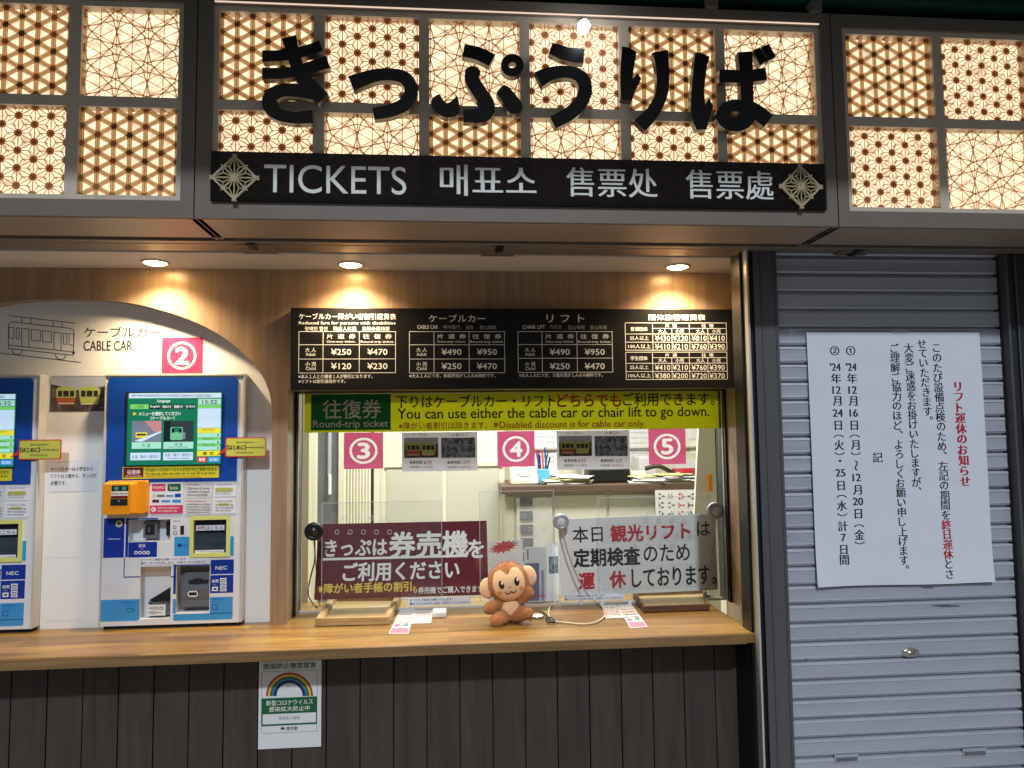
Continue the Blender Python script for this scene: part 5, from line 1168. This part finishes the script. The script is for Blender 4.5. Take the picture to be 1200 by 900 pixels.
b2 = sheet_thing('brochure', 'white brochure with foliage picture beside the white sign', 'brochure', plane(.225), (641.5, 635, 655, 706), M['gloss'], thick=.003, part='cover'); g = G(); q = plane(.225); g.rect(q, 643, 652, 654, 672, M['photowood'], 1); g.build('cover_print', b2)
# desk with office things
DZ = at(700, 567, Y=RY-.25).z; DY = RY-.30
dsk = thing('office_desk', 'dark brown topped office desk with grey cupboards behind the glass', 'desk', (1.1, DY, RZ0))
dx0 = plane(DY).px(588, 570)[0]; dx1 = RX1-.002
g = G(); g.box(dx0, DY, DZ-.045, dx1, RY+.296, DZ, M['deskwood']); g.build('desk_top', dsk, bevel=.006)
g = G(); g.box(dx0+.02, DY+.06, RZ0, dx1, RY+.29, DZ-.0455, M['roomgrey']); g.build('cupboard', dsk)
for x0, x1 in ((594, 604), (651, 713), (716, 770), (772, 830)):
    g = G(); a = plane(DY+.055).rc(x0, 585, x1, 800); g.box(a[0], DY+.052, a[1], a[2], DY+.0595, DZ-.06, M['roomgrey'] if x0 > 600 else M['creamd']); g.build('cupboard_door', dsk, bevel=.004)
g = G(); a = plane(DY+.04).rc(606, 584, 648, 700); g.box(a[0], DY+.045, a[1], a[2], DY+.0595, DZ-.07, M['mside']); 
for i in range(5): g.box(a[0]+.02, DY+.038, DZ-.12-i*.075, a[0]+.09, DY+.0448, DZ-.07-i*.075, M['mgrey'])
g.build('grey_shelf', dsk)
def dk(x, y=None): return plane(RY-.1).px(x, y or 560)[0]
# telephone
tx = dk(612.5); tp = thing('telephone', 'pale grey desk telephone at the left end of the office desk', 'telephone', (tx, RY-.15, DZ))
g = G(); wv = .075; pts = [(-.07, 0), (.07, 0), (.07, .03), (-.02, .10), (-.07, .10)]
g.add([(tx-wv*1.05, RY-.15+y, DZ+z) for y, z in pts]+[(tx+wv*1.05, RY-.15+y, DZ+z) for y, z in pts], [(0, 1, 2, 3, 4)[::-1], (5, 6, 7, 8, 9)]+[(i, (i+1) % 5, 5+(i+1) % 5, 5+i) for i in range(5)], M['cream']); 
for v_ in g.v: v_.y = 2*(RY-.15)-v_.y
g.build('phone_body', tp, bevel=.008)
g = G(); g.lathe((tx, RY-.175, DZ+.075), (0, -.75, .65), [(.045, 0), (.045, .010), (.030, .012), (.030, .008), (0, .008)], M['greypaper'], 20); g.build('dial', tp)
g = G(); g.tube([(tx-.075, RY-.11, DZ+.115), (tx-.05, RY-.11, DZ+.135), (tx+.05, RY-.11, DZ+.135), (tx+.075, RY-.11, DZ+.115)], [.022, .015, .015, .022], M['cream'], 10); g.build('handset', tp)
# pen cup
cx_ = dk(635); pc = thing('pen_cup', 'light blue pen cup full of pens on the office desk', 'pen cup', (cx_, RY-.15, DZ))
g = G(); g.box(cx_-.035, RY-.185, DZ, cx_+.035, RY-.115, DZ+.085, M['penblue']); g.build('cup', pc, bevel=.006)
for i in range(8):
    g = G(); x = cx_-.026+i*.0075; y = RY-.15+random.uniform(-.02, .02); hx = random.uniform(-.02, .02)
    g.tube([(x, y, DZ+.08), (x+hx, y, DZ+random.uniform(.15, .21))], .0045, [M['navy'], M['red_ink'], M['ink'], M['yel_ink'], M['pink'], M['green'], M['blue'], M['ink']][i], 8); g.build('pen', pc)
def small(name, label, cat, x0, x1, y0, y1, dep, m, top=None, bev=.004):
    Yf = RY-.1-dep/2; a = plane(Yf).rc(x0, y0, x1, y1); g = G(); zb = DZ if a[1] < DZ+.05 else a[1]
    g.box(a[0], Yf, zb, a[2], Yf+dep, a[3], m); o = g.build(name, bevel=bev); tag(o, label, cat); return o
small('tissue_box', 'small white box beside the blue pen cup', 'box', 643, 654, 546, 562, .08, M['paper'])
o = small('printer', 'long black machine on the desk under the second information sheet', 'printer', 690, 739, 548.5, 560, .16, M['blackplastic'], bev=.012)
small('purple_folder', 'purple folder lying on the desk front', 'folder', 664, 692, 560.4, 563.2, .14, M['purple'], bev=.001)
small('open_book', 'white open book on the desk before the black printer', 'book', 706, 745, 559, 564, .12, M['paper'], bev=.002)
def pile(label, x, n, wx=.11):
    g = G(); random.seed(int(x)); c = Vector((dk(x), RY-.17, DZ))
    for i in range(n):
        a = random.uniform(-.5, .5); o = Vector((random.uniform(-.05, .05), random.uniform(-.05, .03), .002+i*.0045)); u = Vector((math.cos(a), math.sin(a), 0))*wx*random.uniform(.7, 1); v = Vector((-math.sin(a), math.cos(a), random.uniform(0, .10)))*.075
        p = [c+o-u-v+Vector((0, 0, .008)), c+o+u-v+Vector((0, 0, .008)), c+o+u+v+Vector((0, 0, .008)), c+o-u+v+Vector((0, 0, .008))]; m = random.choice([M['gloss'], M['paper'], M['greypaper'], M['carw'], M['paper']])
        g.add(p+[q-Vector((0, 0, .003)) for q in p], [(0, 1, 2, 3), (0, 4, 5, 1), (1, 5, 6, 2), (2, 6, 7, 3), (3, 7, 4, 0)], m)
    tag(g.build('paper_pile'), label, 'papers', 'loose papers on the office desk')
pile('loose pile of papers left of the black machine on desk', 668, 9); pile('loose papers lying right of the open book on desk', 757, 8); pile('crumpled papers in front of the red letter tray', 785, 10)
small('calculator', 'grey calculator leaning beside the black printer', 'calculator', 738, 757, 552, 562, .07, M['greypaper'], bev=.003)
pile('stack of papers at the far right of the office desk', 810, 7); pile('a few sheets beside the telephone at the desk edge', 650, 5, .06)
for x, h_, m_, lb in ((700, .16, 'roomgrey', 'grey box file standing behind the open book'), (722, .12, 'white', 'white box standing behind the black machine'), (770, .14, 'greypaper', 'pale box file at the back of the desk below card 5')):
    g = G(); xx = dk(x); g.box(xx-.06, RY+.08, DZ+.0005, xx+.05, RY+.26, DZ+h_, M[m_]); tag(g.build('box_file', bevel=.004), lb, 'box file')
g = G(); cb = [(dk(755), RY-.12, DZ+.075), (dk(770), RY-.14, DZ+.09), (dk(785), RY-.16, DZ+.05), (dk(800), RY-.16, DZ+.012), (dk(812), RY-.2, DZ+.01)]; g.tube(catmull(cb, 6), .013, M['blackplastic'], 8); tag(g.build('power_cable'), 'thick black cable curling over the desk papers', 'cable')
rt = thing('red_tray', 'red letter tray at the right end of the office desk', 'tray', (dk(815), RY-.1, DZ)); a = plane(RY-.2).rc(799, 548, 830, 560)
g = G(); g.box(a[0], RY-.2, DZ, a[2], RY, DZ+.01, M['redtray']); g.box(a[0], RY-.2, DZ+.0101, a[2], RY-.19, DZ+.07, M['redtray']); g.box(a[0], RY-.01, DZ+.0101, a[2], RY, DZ+.07, M['redtray']); g.box(a[0], RY-.1899, DZ+.0101, a[0]+.01, RY-.0101, DZ+.07, M['redtray']); g.build('tray_shell', rt, bevel=.003)
g = G(); g.box(a[0]+.012, RY-.185, DZ+.012, a[2]-.004, RY-.015, DZ+.045, M['gloss']); g.build('tray_papers', rt)
g = G(); g.tube([(dk(792), RY-.2, DZ+.025), (dk(804), RY-.24, DZ+.025)], .022, M['navy'], 12); tag(g.build('tape_roll'), 'dark blue roll lying in front of the red tray', 'roll')
# papers on the room wall
bw = plane(RY+.296)
for q, lb, m in (((655, 508, 676, 538), 'white sheet partly behind the second information sheet', 'paper'), ((690, 500, 712, 536), 'pale sheet on the room wall above the black machine', 'greypaper'), ((765, 506, 788, 540), 'white list on the room wall behind card 5', 'gloss'), ((716, 510, 733, 532), 'small white list on the room wall right of the pale sheet', 'paper')):
    s_ = sheet_thing('wall_paper_notice', lb, 'notice', bw, q, M[m], 'paper notices on the office wall', thick=.001, part='sheet'); g = G(); g.scrib(bw, q[0]+3, q[1]+4, q[2]-3, q[3]-4, M['grey_ink'], 1, 7, .3); g.build('print', s_)
for q, lb, m, l in (((626, 505, 653, 550), 'large white notice on the room wall above the pen cup', 'gloss', 1), ((736, 500, 762, 546), 'pale blue timetable paper on the room wall left of card 5', 'greypaper', 1), ((806, 503, 824, 514), 'small white note at upper right of the room wall', 'paper', 0), ((809, 517, 826, 532), 'white note below another note on the room wall', 'paper', 0), ((792, 538, 832, 549), 'wide sheet of paper low on the room wall above the red tray', 'gloss', 0)):
    s = sheet_thing('wall_paper_notice', lb, 'notice', bw, q, M[m], 'paper notices on the office wall', thick=.001, part='sheet'); g = G()
    if l: g.scrib(bw, q[0]+3, q[1]+5, q[2]-3, q[3]-5, M['grey_ink'], 1, 6, .3)
    else: g.scrib(bw, q[0]+3, q[1]+3, q[2]-3, q[3]-3, M['greypaper'], 1, 3, .4)
    g.build('print', s)
g = G(); a = plane(RY+.28).rc(604, 505, 840, 536); g.box(a[0], RY+.27, DZ+.19, RX1-.003, RY+.298, DZ+.20, M['roomgrey']); g.build('wall_rail', office)
vs_ = sheet_thing('vertical_notice', 'paper with vertical black and red characters on the cupboard', 'notice', plane(DY-.02), (768, 574, 816, 608), M['greypaper'], part='sheet'); q = plane(DY-.02); g = G()
for i, (x, m) in enumerate(((772, 'ink'), (783, 'grey_ink'), (795, 'red_ink'), (806, 'ink'))): g.scrib(q, x, 576, x+8, 607, M[m], 1, 3, .7)
g.build('print', vs_)
# cream panel with an orange tag at the right of the window
cpn = thing('cream_screen', 'cream slanting screen with orange tag at the right of the window', 'screen', at(840, 640, Y=.95))
cps = plane(.95); g = G(); g.prism(cps, [cps.px(*p) for p in ((822, 440), (852, 440), (852, 720), (806, 720), (814, 600))], -.02, 0, M['cream']); g.build('screen_panel', cpn)
g = G(); a = cps.rc(828.5, 555.5, 834, 575.5); g.box(a[0], .938, a[1], a[2], .9495, a[3], M['orange']); g.build('orange_tag', cpn, bevel=.002)
g = G(); a = plane(.4).rc(356.5, 440, 364, 720); g.box(a[0], .36, a[1], a[2], .42, a[3], M['cream']); a = plane(.4).rc(843, 440, 850, 720); g.box(a[0], .36, a[1], a[2], .42, a[3], M['cream']); g.build('inner_window_jamb', office)

# ================================================================== things on the counter
def onc(x, y): return at(x, y, Z=CZ)
# money tray left
p0, p1, p2, p3 = onc(369, 734.5), onc(457, 732.5), onc(471, 703.5), onc(388, 704)
def tray(name, label, P4, h, mtop, mside, rim):
    c = sum(P4, Vector())/4; t = thing(name, label, 'tray', (c.x, c.y, CZ)); g = G(); up = Vector((0, 0, 1))
    lo = [p+up*.001 for p in P4]; hi = [p+up*h+(c-p)*.02 for p in P4]
    g.add(lo+hi, [(0, 3, 2, 1)]+[(i, (i+1) % 4, 4+(i+1) % 4, 4+i) for i in range(4)], mside)
    if rim:
        inn = [p+(c-p)*rim for p in hi]; dn = [p-up*h*.55+(c-p)*.04 for p in inn]
        g.add(hi+inn, [(i, (i+1) % 4, 4+(i+1) % 4, 4+i) for i in range(4)], mtop); g.add(inn+dn, [(i, (i+1) % 4, 4+(i+1) % 4, 4+i) for i in range(4)], mtop); g.add(dn, [(0, 1, 2, 3)], M['trayfloor'])
    else: g.add(hi, [(0, 1, 2, 3)], mtop)
    g.build('wooden_body', t, bevel=.003); return t
tray('money_tray', 'pale wooden money tray with raised rim at the left of the window', [p0, p1, p2, p3], .026, M['traywood'], M['traywood'], .16)
q0, q1, q2, q3 = onc(754, 719), onc(832, 716), onc(828, 697), onc(741, 700.5)
tray('wooden_slab', 'dark brown wooden slab tray below the white sign', [q0, q1, q2, q3], .024, M['slabwood'], M['slabedge'], .07)
# leaflets
def leaflet(P, label):
    c = sum((onc(*p) for p in P), Vector())/len(P); o = thing('ticket_leaflet', label, 'leaflet', (c.x, c.y, CZ), 'pink and white sample tickets on the counter')
    g = G(); pts = [onc(*p) for p in P]; n = len(pts); up = Vector((0, 0, 1))
    g.add([p+up*.0016 for p in pts], [tuple(range(n))], M['paper']); g.add([p+up*.0003 for p in pts]+[p+up*.0016 for p in pts], [(i, (i+1) % n, n+(i+1) % n, n+i) for i in range(n)], M['paper']); g.build('card', o); return o
def patch(o, quads):
    g = G()
    for q, m, h in quads: g.add([onc(*p)+Vector((0, 0, .0016+h)) for p in q], [tuple(range(len(q)))], m)
    g.build('print', o)
def lerpq(q, u0, v0, u1, v1):
    f = lambda u, v: tuple((q[0][k]*(1-u)+q[1][k]*u)*(1-v)+(q[3][k]*(1-u)+q[2][k]*u)*v for k in (0, 1))
    return [f(u0, v0), f(u1, v0), f(u1, v1), f(u0, v1)]
def printed(q, pink=True):
    out = [(lerpq(q, .04, .02, .96, .24), M['pinkpaper'], .0003)] if pink else []
    for i in range(7):
        v = .1+.11*i
        if pink and v < .3: continue
        x = .08
        while x < .86: wv = random.uniform(.05, .16); out.append((lerpq(q, x, v, min(.94, x+wv), v+.045), M['red_ink'] if random.random() < .35 else M['grey_ink'], .0003)); x += wv+.05
    if pink: out += [(lerpq(q, .08, .28, .4, .40), M['pinkpaper'], .0004), (lerpq(q, .62, .30, .86, .42), M['tealink'], .0004)]
    return out
q = [(455.5, 743), (478.5, 743), (487, 714.5), (469, 715)]; o = leaflet(q, 'pink and white sample ticket card beside the pale money tray'); patch(o, printed(q))
q = [(481.5, 731), (505, 730.5), (507, 715.5), (487, 715.5)]; o = leaflet(q, 'small white sample ticket card left of the call button'); patch(o, printed(q, False))
q = [(738.5, 736.5), (759, 735), (740, 708.5), (723, 709)]; o = leaflet(q, 'pink and white sample ticket card beside the dark wooden slab'); patch(o, printed(q))
q = [(710, 725), (732, 724), (722, 709), (704, 709.5)]; o = leaflet(q, 'small white sample ticket card under the white sign'); patch(o, printed(q, False))
# call button
cbp = onc(515, 723); cb = thing('call_button', 'small white call button on the counter beside the leaflets', 'button', (cbp.x, cbp.y, CZ))
g = G(); S = Sheet((cbp.x, cbp.y, CZ), (1, .1, 0), (0, .55, .84)); Sz = Sheet((cbp.x, cbp.y, CZ), (1, 0, 0), (0, 1, 0)); g.prism(Sz, rounded(-.023, -.016, .023, .042, .008), .0005, .020, M['mbody']); g.build('button_case', cb, bevel=.004)
g = G(); c = Vector((cbp.x, cbp.y+.014, CZ+.0203)); g.tube([c+Vector((.012*math.cos(2*PI*i/24), .012*math.sin(2*PI*i/24), 0)) for i in range(24)], .0009, mat('ring_grey', (180, 160, 160), .5), 6, closed=True); g.build('button_ring', cb)
# clips under the white sign
for i, x in enumerate((681, 705.5, 738)):
    p = onc(x, 709); p.z = CZ; g = G(); g.box(p.x-.006, p.y-.004, CZ+.0005, p.x+.006, p.y+.004, CZ+.018, M['mbody']); tag(g.build('cable_clip', bevel=.0015), ('small white clip standing under the left part of the white sign', 'small white clip standing under the middle of the white sign', 'small white clip standing beside the dark wooden slab')[i], 'clip', 'white clips at the foot of the glass')
# intercom speakers hung on the glass
def puck(x, y, m, label, cordpts, rad=.031, cm=None, foot=None):
    Yp = GY-.016; p = at(x, y, Y=Yp); t = thing('intercom_speaker', label, 'intercom', p, 'round intercom speakers on the window')
    g = G(); g.lathe(p+Vector((0, .016, 0)), (0, -1, 0), [(rad*.7, 0), (rad, .006), (rad, .016), (rad*.86, .022), (rad*.62, .023), (rad*.58, .020), (0, .020)], m, 32); g.build('speaker_body', t)
    g = G(); g.lathe(p+Vector((0, .016, 0)), (0, -1, 0), [(rad*.56, .0203), (rad*.50, .024), (0, .026)], M['greypaper'] if m != M['blackplastic'] else M['mdark'], 28); g.build('speaker_grille', t)
    g = G(); g.tube(catmull(cordpts, 6), .0022 if cm is None else .0024, cm or M['silver'], 8); g.build('speaker_cord', t)
    if foot is not None: g = G(); g.lathe(foot, (0, 0, 1), [(.016, .0005), (.016, .006), (.008, .014), (.0, .015)], M['silver'], 20); g.build('suction_foot', t)
    return t
gp = lambda x, y, yy=GY-.018: tuple(at(x, y, Y=yy))
lp_ = [onc(366, 708), onc(377, 714)]
puck(367.5, 623, M['blackplastic'], 'black round intercom speaker on a thin black cord, left window edge', [gp(368, 632), gp(369, 655), gp(364, 676), gp(361, 695), tuple(onc(366, 708)+Vector((0, 0, .004))), tuple(onc(372, 713)+Vector((0, 0, .004)))], .031, M['blackplastic'])
rope = [gp(658, 620), gp(668, 655), gp(684, 690), tuple(onc(697, 706)+Vector((0, 0, .006)))]
puck(657.5, 611.5, M['silver'], 'silver round intercom speaker at the left corner of the white sign', rope, .028)
puck(838.5, 598.5, M['silver'], 'silver round intercom speaker at the right edge of the window', [gp(839, 607), gp(836, 640), gp(829, 680), tuple(onc(826, 702)+Vector((0, 0, .02)))], .030, None, onc(828, 700)+Vector((0, 0, .0005)))
# second thin black cord at left
g = G(); g.tube(catmull([gp(369, 634), gp(370.5, 670), tuple(onc(375, 712)+Vector((0, 0, .003)))], 6), .0015, M['blackplastic'], 6); tag(g.build('black_cord'), 'second thin black cord hanging straight beside the black intercom', 'cord')
# key tag with cord and white rope
kt = onc(629, 723.5); kg = thing('name_tag', 'small oval white tag with black cord and rope on counter', 'tag', (kt.x, kt.y, CZ))
g = G(); g.lathe((kt.x, kt.y, CZ+.001), (0, 0, 1), [(.022, 0), (.023, .003), (.020, .006), (0, .006)], M['white'], 28); g.build('oval_plate', kg)
g = G(); g.lathe((kt.x, kt.y, CZ+.001), (0, 0, 1), [(.0232, 0), (.0245, .003), (.0232, .0055)], M['brass'], 28); g.build('metal_rim', kg)
g = G(); hz = Vector((0, 0, .004)); g.tube(catmull([tuple(onc(x, y)+hz) for x, y in ((622, 727), (620.5, 721), (626, 717.5), (634, 718), (640, 722), (642, 728), (649, 730), (657, 729))], 6), .0022, M['blackplastic'], 8); g.tube(catmull([tuple(onc(x, y)+hz*1.6) for x, y in ((640, 728), (645, 726), (650, 731), (644, 732), (641, 728.5))], 6), .0024, M['blackplastic'], 8); g.build('black_lanyard', kg)
g = G(); g.tube(catmull([tuple(onc(x, y)+hz) for x, y in ((697, 706), (706, 713), (709, 722), (700, 730), (684, 733), (662, 731), (649, 729), (643, 722), (645, 712), (652, 706))], 8), .0026, M['cord'], 8); tag(g.build('white_rope'), 'pale twisted rope looping over the counter beside the tag', 'rope')

# ---- soft toy monkey
def monkey():
    c0 = onc(594, 728); base = Vector((c0.x, c0.y, CZ)); Ym = base.y
    t = thing('toy_monkey', 'brown and peach plush toy monkey sitting on the counter', 'soft toy', base)
    mp = lambda x, y, dy=0: at(x, y, Y=Ym+dy)
    tilt = Matrix.Rotation(R(-11), 3, 'Y'); hc = mp(595.5, 682, .0)
    hr = Vector((.066, .054, .063))
    bm_ = G()
    bm_.ell(hc, hr, M['plush'], tilt, 40, 24)
    bm_.ell(mp(598, 713), (.040, .036, .042), M['plush'], None, 28, 18)
    def limb(a, b, ra, rb, n=9):
        for i in range(n): f = i/(n-1); bm_.ell(a.lerp(b, f), [ra+(rb-ra)*f]*3, M['plush'], None, 18, 12)
    limb(mp(588, 705, -.01), mp(574, 713, -.02), .015, .019); limb(mp(607, 706, -.008), mp(618, 694, -.012), .016, .021)
    limb(mp(592, 722, -.02), mp(582, 727.5, -.055), .021, .021); limb(mp(604, 721, -.02), mp(617, 718, -.045), .022, .021)
    body = bm_.build('body', t, merge=False)
    md = body.modifiers.new('remesh', 'REMESH'); md.mode = 'VOXEL'; md.voxel_size = .0034; md.use_smooth_shade = True
    md = body.modifiers.new('soft', 'SMOOTH'); md.iterations = 5; md.factor = .5
    bpy.context.view_layer.update(); dg = bpy.context.evaluated_depsgraph_get(); ev = body.evaluated_get(dg).to_mesh()
    fz = G(); rnd = random.Random(3); polys = list(ev.polygons); ar = [p.area for p in polys]
    for p in rnd.choices(polys, weights=ar, k=13000):
        V3 = [ev.vertices[i].co for i in p.vertices]; a, b = rnd.random(), rnd.random(); q = V3[0].lerp(V3[1], a).lerp(V3[-1].lerp(V3[2], a), b) + Vector(body['base'])
        d = (p.normal + Vector((rnd.uniform(-.8, .8), rnd.uniform(-.8, .8), rnd.uniform(-1.0, .5)))).normalized(); sd_ = d.cross(Vector((rnd.uniform(-1, 1), rnd.uniform(-1, 1), rnd.uniform(-1, 1)))).normalized()*.0008
        fz.add([q-sd_, q+sd_, q+d*rnd.uniform(.0022, .0048)], [(0, 1, 2)], M['plush'])
    fo = fz.build('fur', t); fo['kind'] = 'stuff'
    def onhead(x, z, off):  # head-local x,z -> surface point
        q = max(0, 1-(x/hr.x)**2-(z/hr.z)**2); return hc + tilt @ Vector((x*(1+off/hr.x*.5), -hr.y*math.sqrt(q)-off, z))
    def patch_(name, pts, off, m, rings=8, fn=onhead):
        cx = sum(p[0] for p in pts)/len(pts); cz = sum(p[1] for p in pts)/len(pts); n = len(pts); g = G(); vs = [fn(cx, cz, off)]
        for r_ in range(1, rings+1):
            f = r_/rings; o_ = off if r_ < rings else off-.0022
            vs += [fn(cx+(x-cx)*f, cz+(z-cz)*f, o_) for x, z in pts]
        fs = [(0, 1+i, 1+(i+1) % n) for i in range(n)]
        for r_ in range(rings-1): fs += [(1+r_*n+i, 1+(r_+1)*n+i, 1+(r_+1)*n+(i+1) % n, 1+r_*n+(i+1) % n) for i in range(n)]
        g.add(vs, fs, m, True); return g.build(name, t)
    # face: soft heart-shaped mask
    face = catmull([(0, .032), (.016, .047), (.034, .045), (.047, .028), (.051, .004), (.047, -.020), (.034, -.040), (.012, -.052), (-.012, -.052), (-.034, -.041), (-.048, -.020), (-.051, .004), (-.046, .028), (-.034, .045), (-.016, .047)], 5, True)
    patch_('face', face, .0026, M['plushskin'], 10)
    circ = lambda x, z, rx, rz, n=24: [(x+rx*math.cos(2*PI*i/n), z+rz*math.sin(2*PI*i/n)) for i in range(n)]
    for s in (-1, 1):
        patch_('eye', circ(s*.024, .006, .0088, .0145), .0042, M['eye'], 4); patch_('eye_highlight', circ(s*.024+.003, .011, .0034, .0055), .0056, M['eyewhite'], 3); patch_('cheek', circ(s*.034, -.017, .0088, .0078), .0036, M['blush'], 4)
    patch_('nose', circ(0, -.005, .0022, .0022, 12), .005, M['eye'], 2)
    g = G()
    for s in (-1, 1): g.tube([onhead(s*(.0085+.0085*math.cos(a)), -.017-.0075*math.sin(a), .0042) for a in [PI*i/10 for i in range(11)]], .0012, M['eye'], 6)
    g.build('mouth', t)
    # ears
    for s in (-1, 1):
        g = G(); e = hc + tilt @ Vector((s*.068, .004, .004 if s > 0 else -.006)); g.ell(e, (.025, .015, .033), M['plushskin'], Matrix.Rotation(R(-11-s*4), 3, 'Y'), 24, 16); g.build('ear', t)
    bc = mp(598, 713); br_ = Vector((.040, .036, .042))
    fnb = lambda x, z, off: bc + Vector((x, -br_.y*math.sqrt(max(0, 1-(x/br_.x)**2-(z/br_.z)**2))-off, z))
    patch_('belly', circ(0, .012, .030, .027, 30), .003, M['plushskin'], 8, fnb)
    return t
monkey()

for o in bpy.data.objects:
    for k_ in ('base', 'own'):
        if k_ in o: del o[k_]
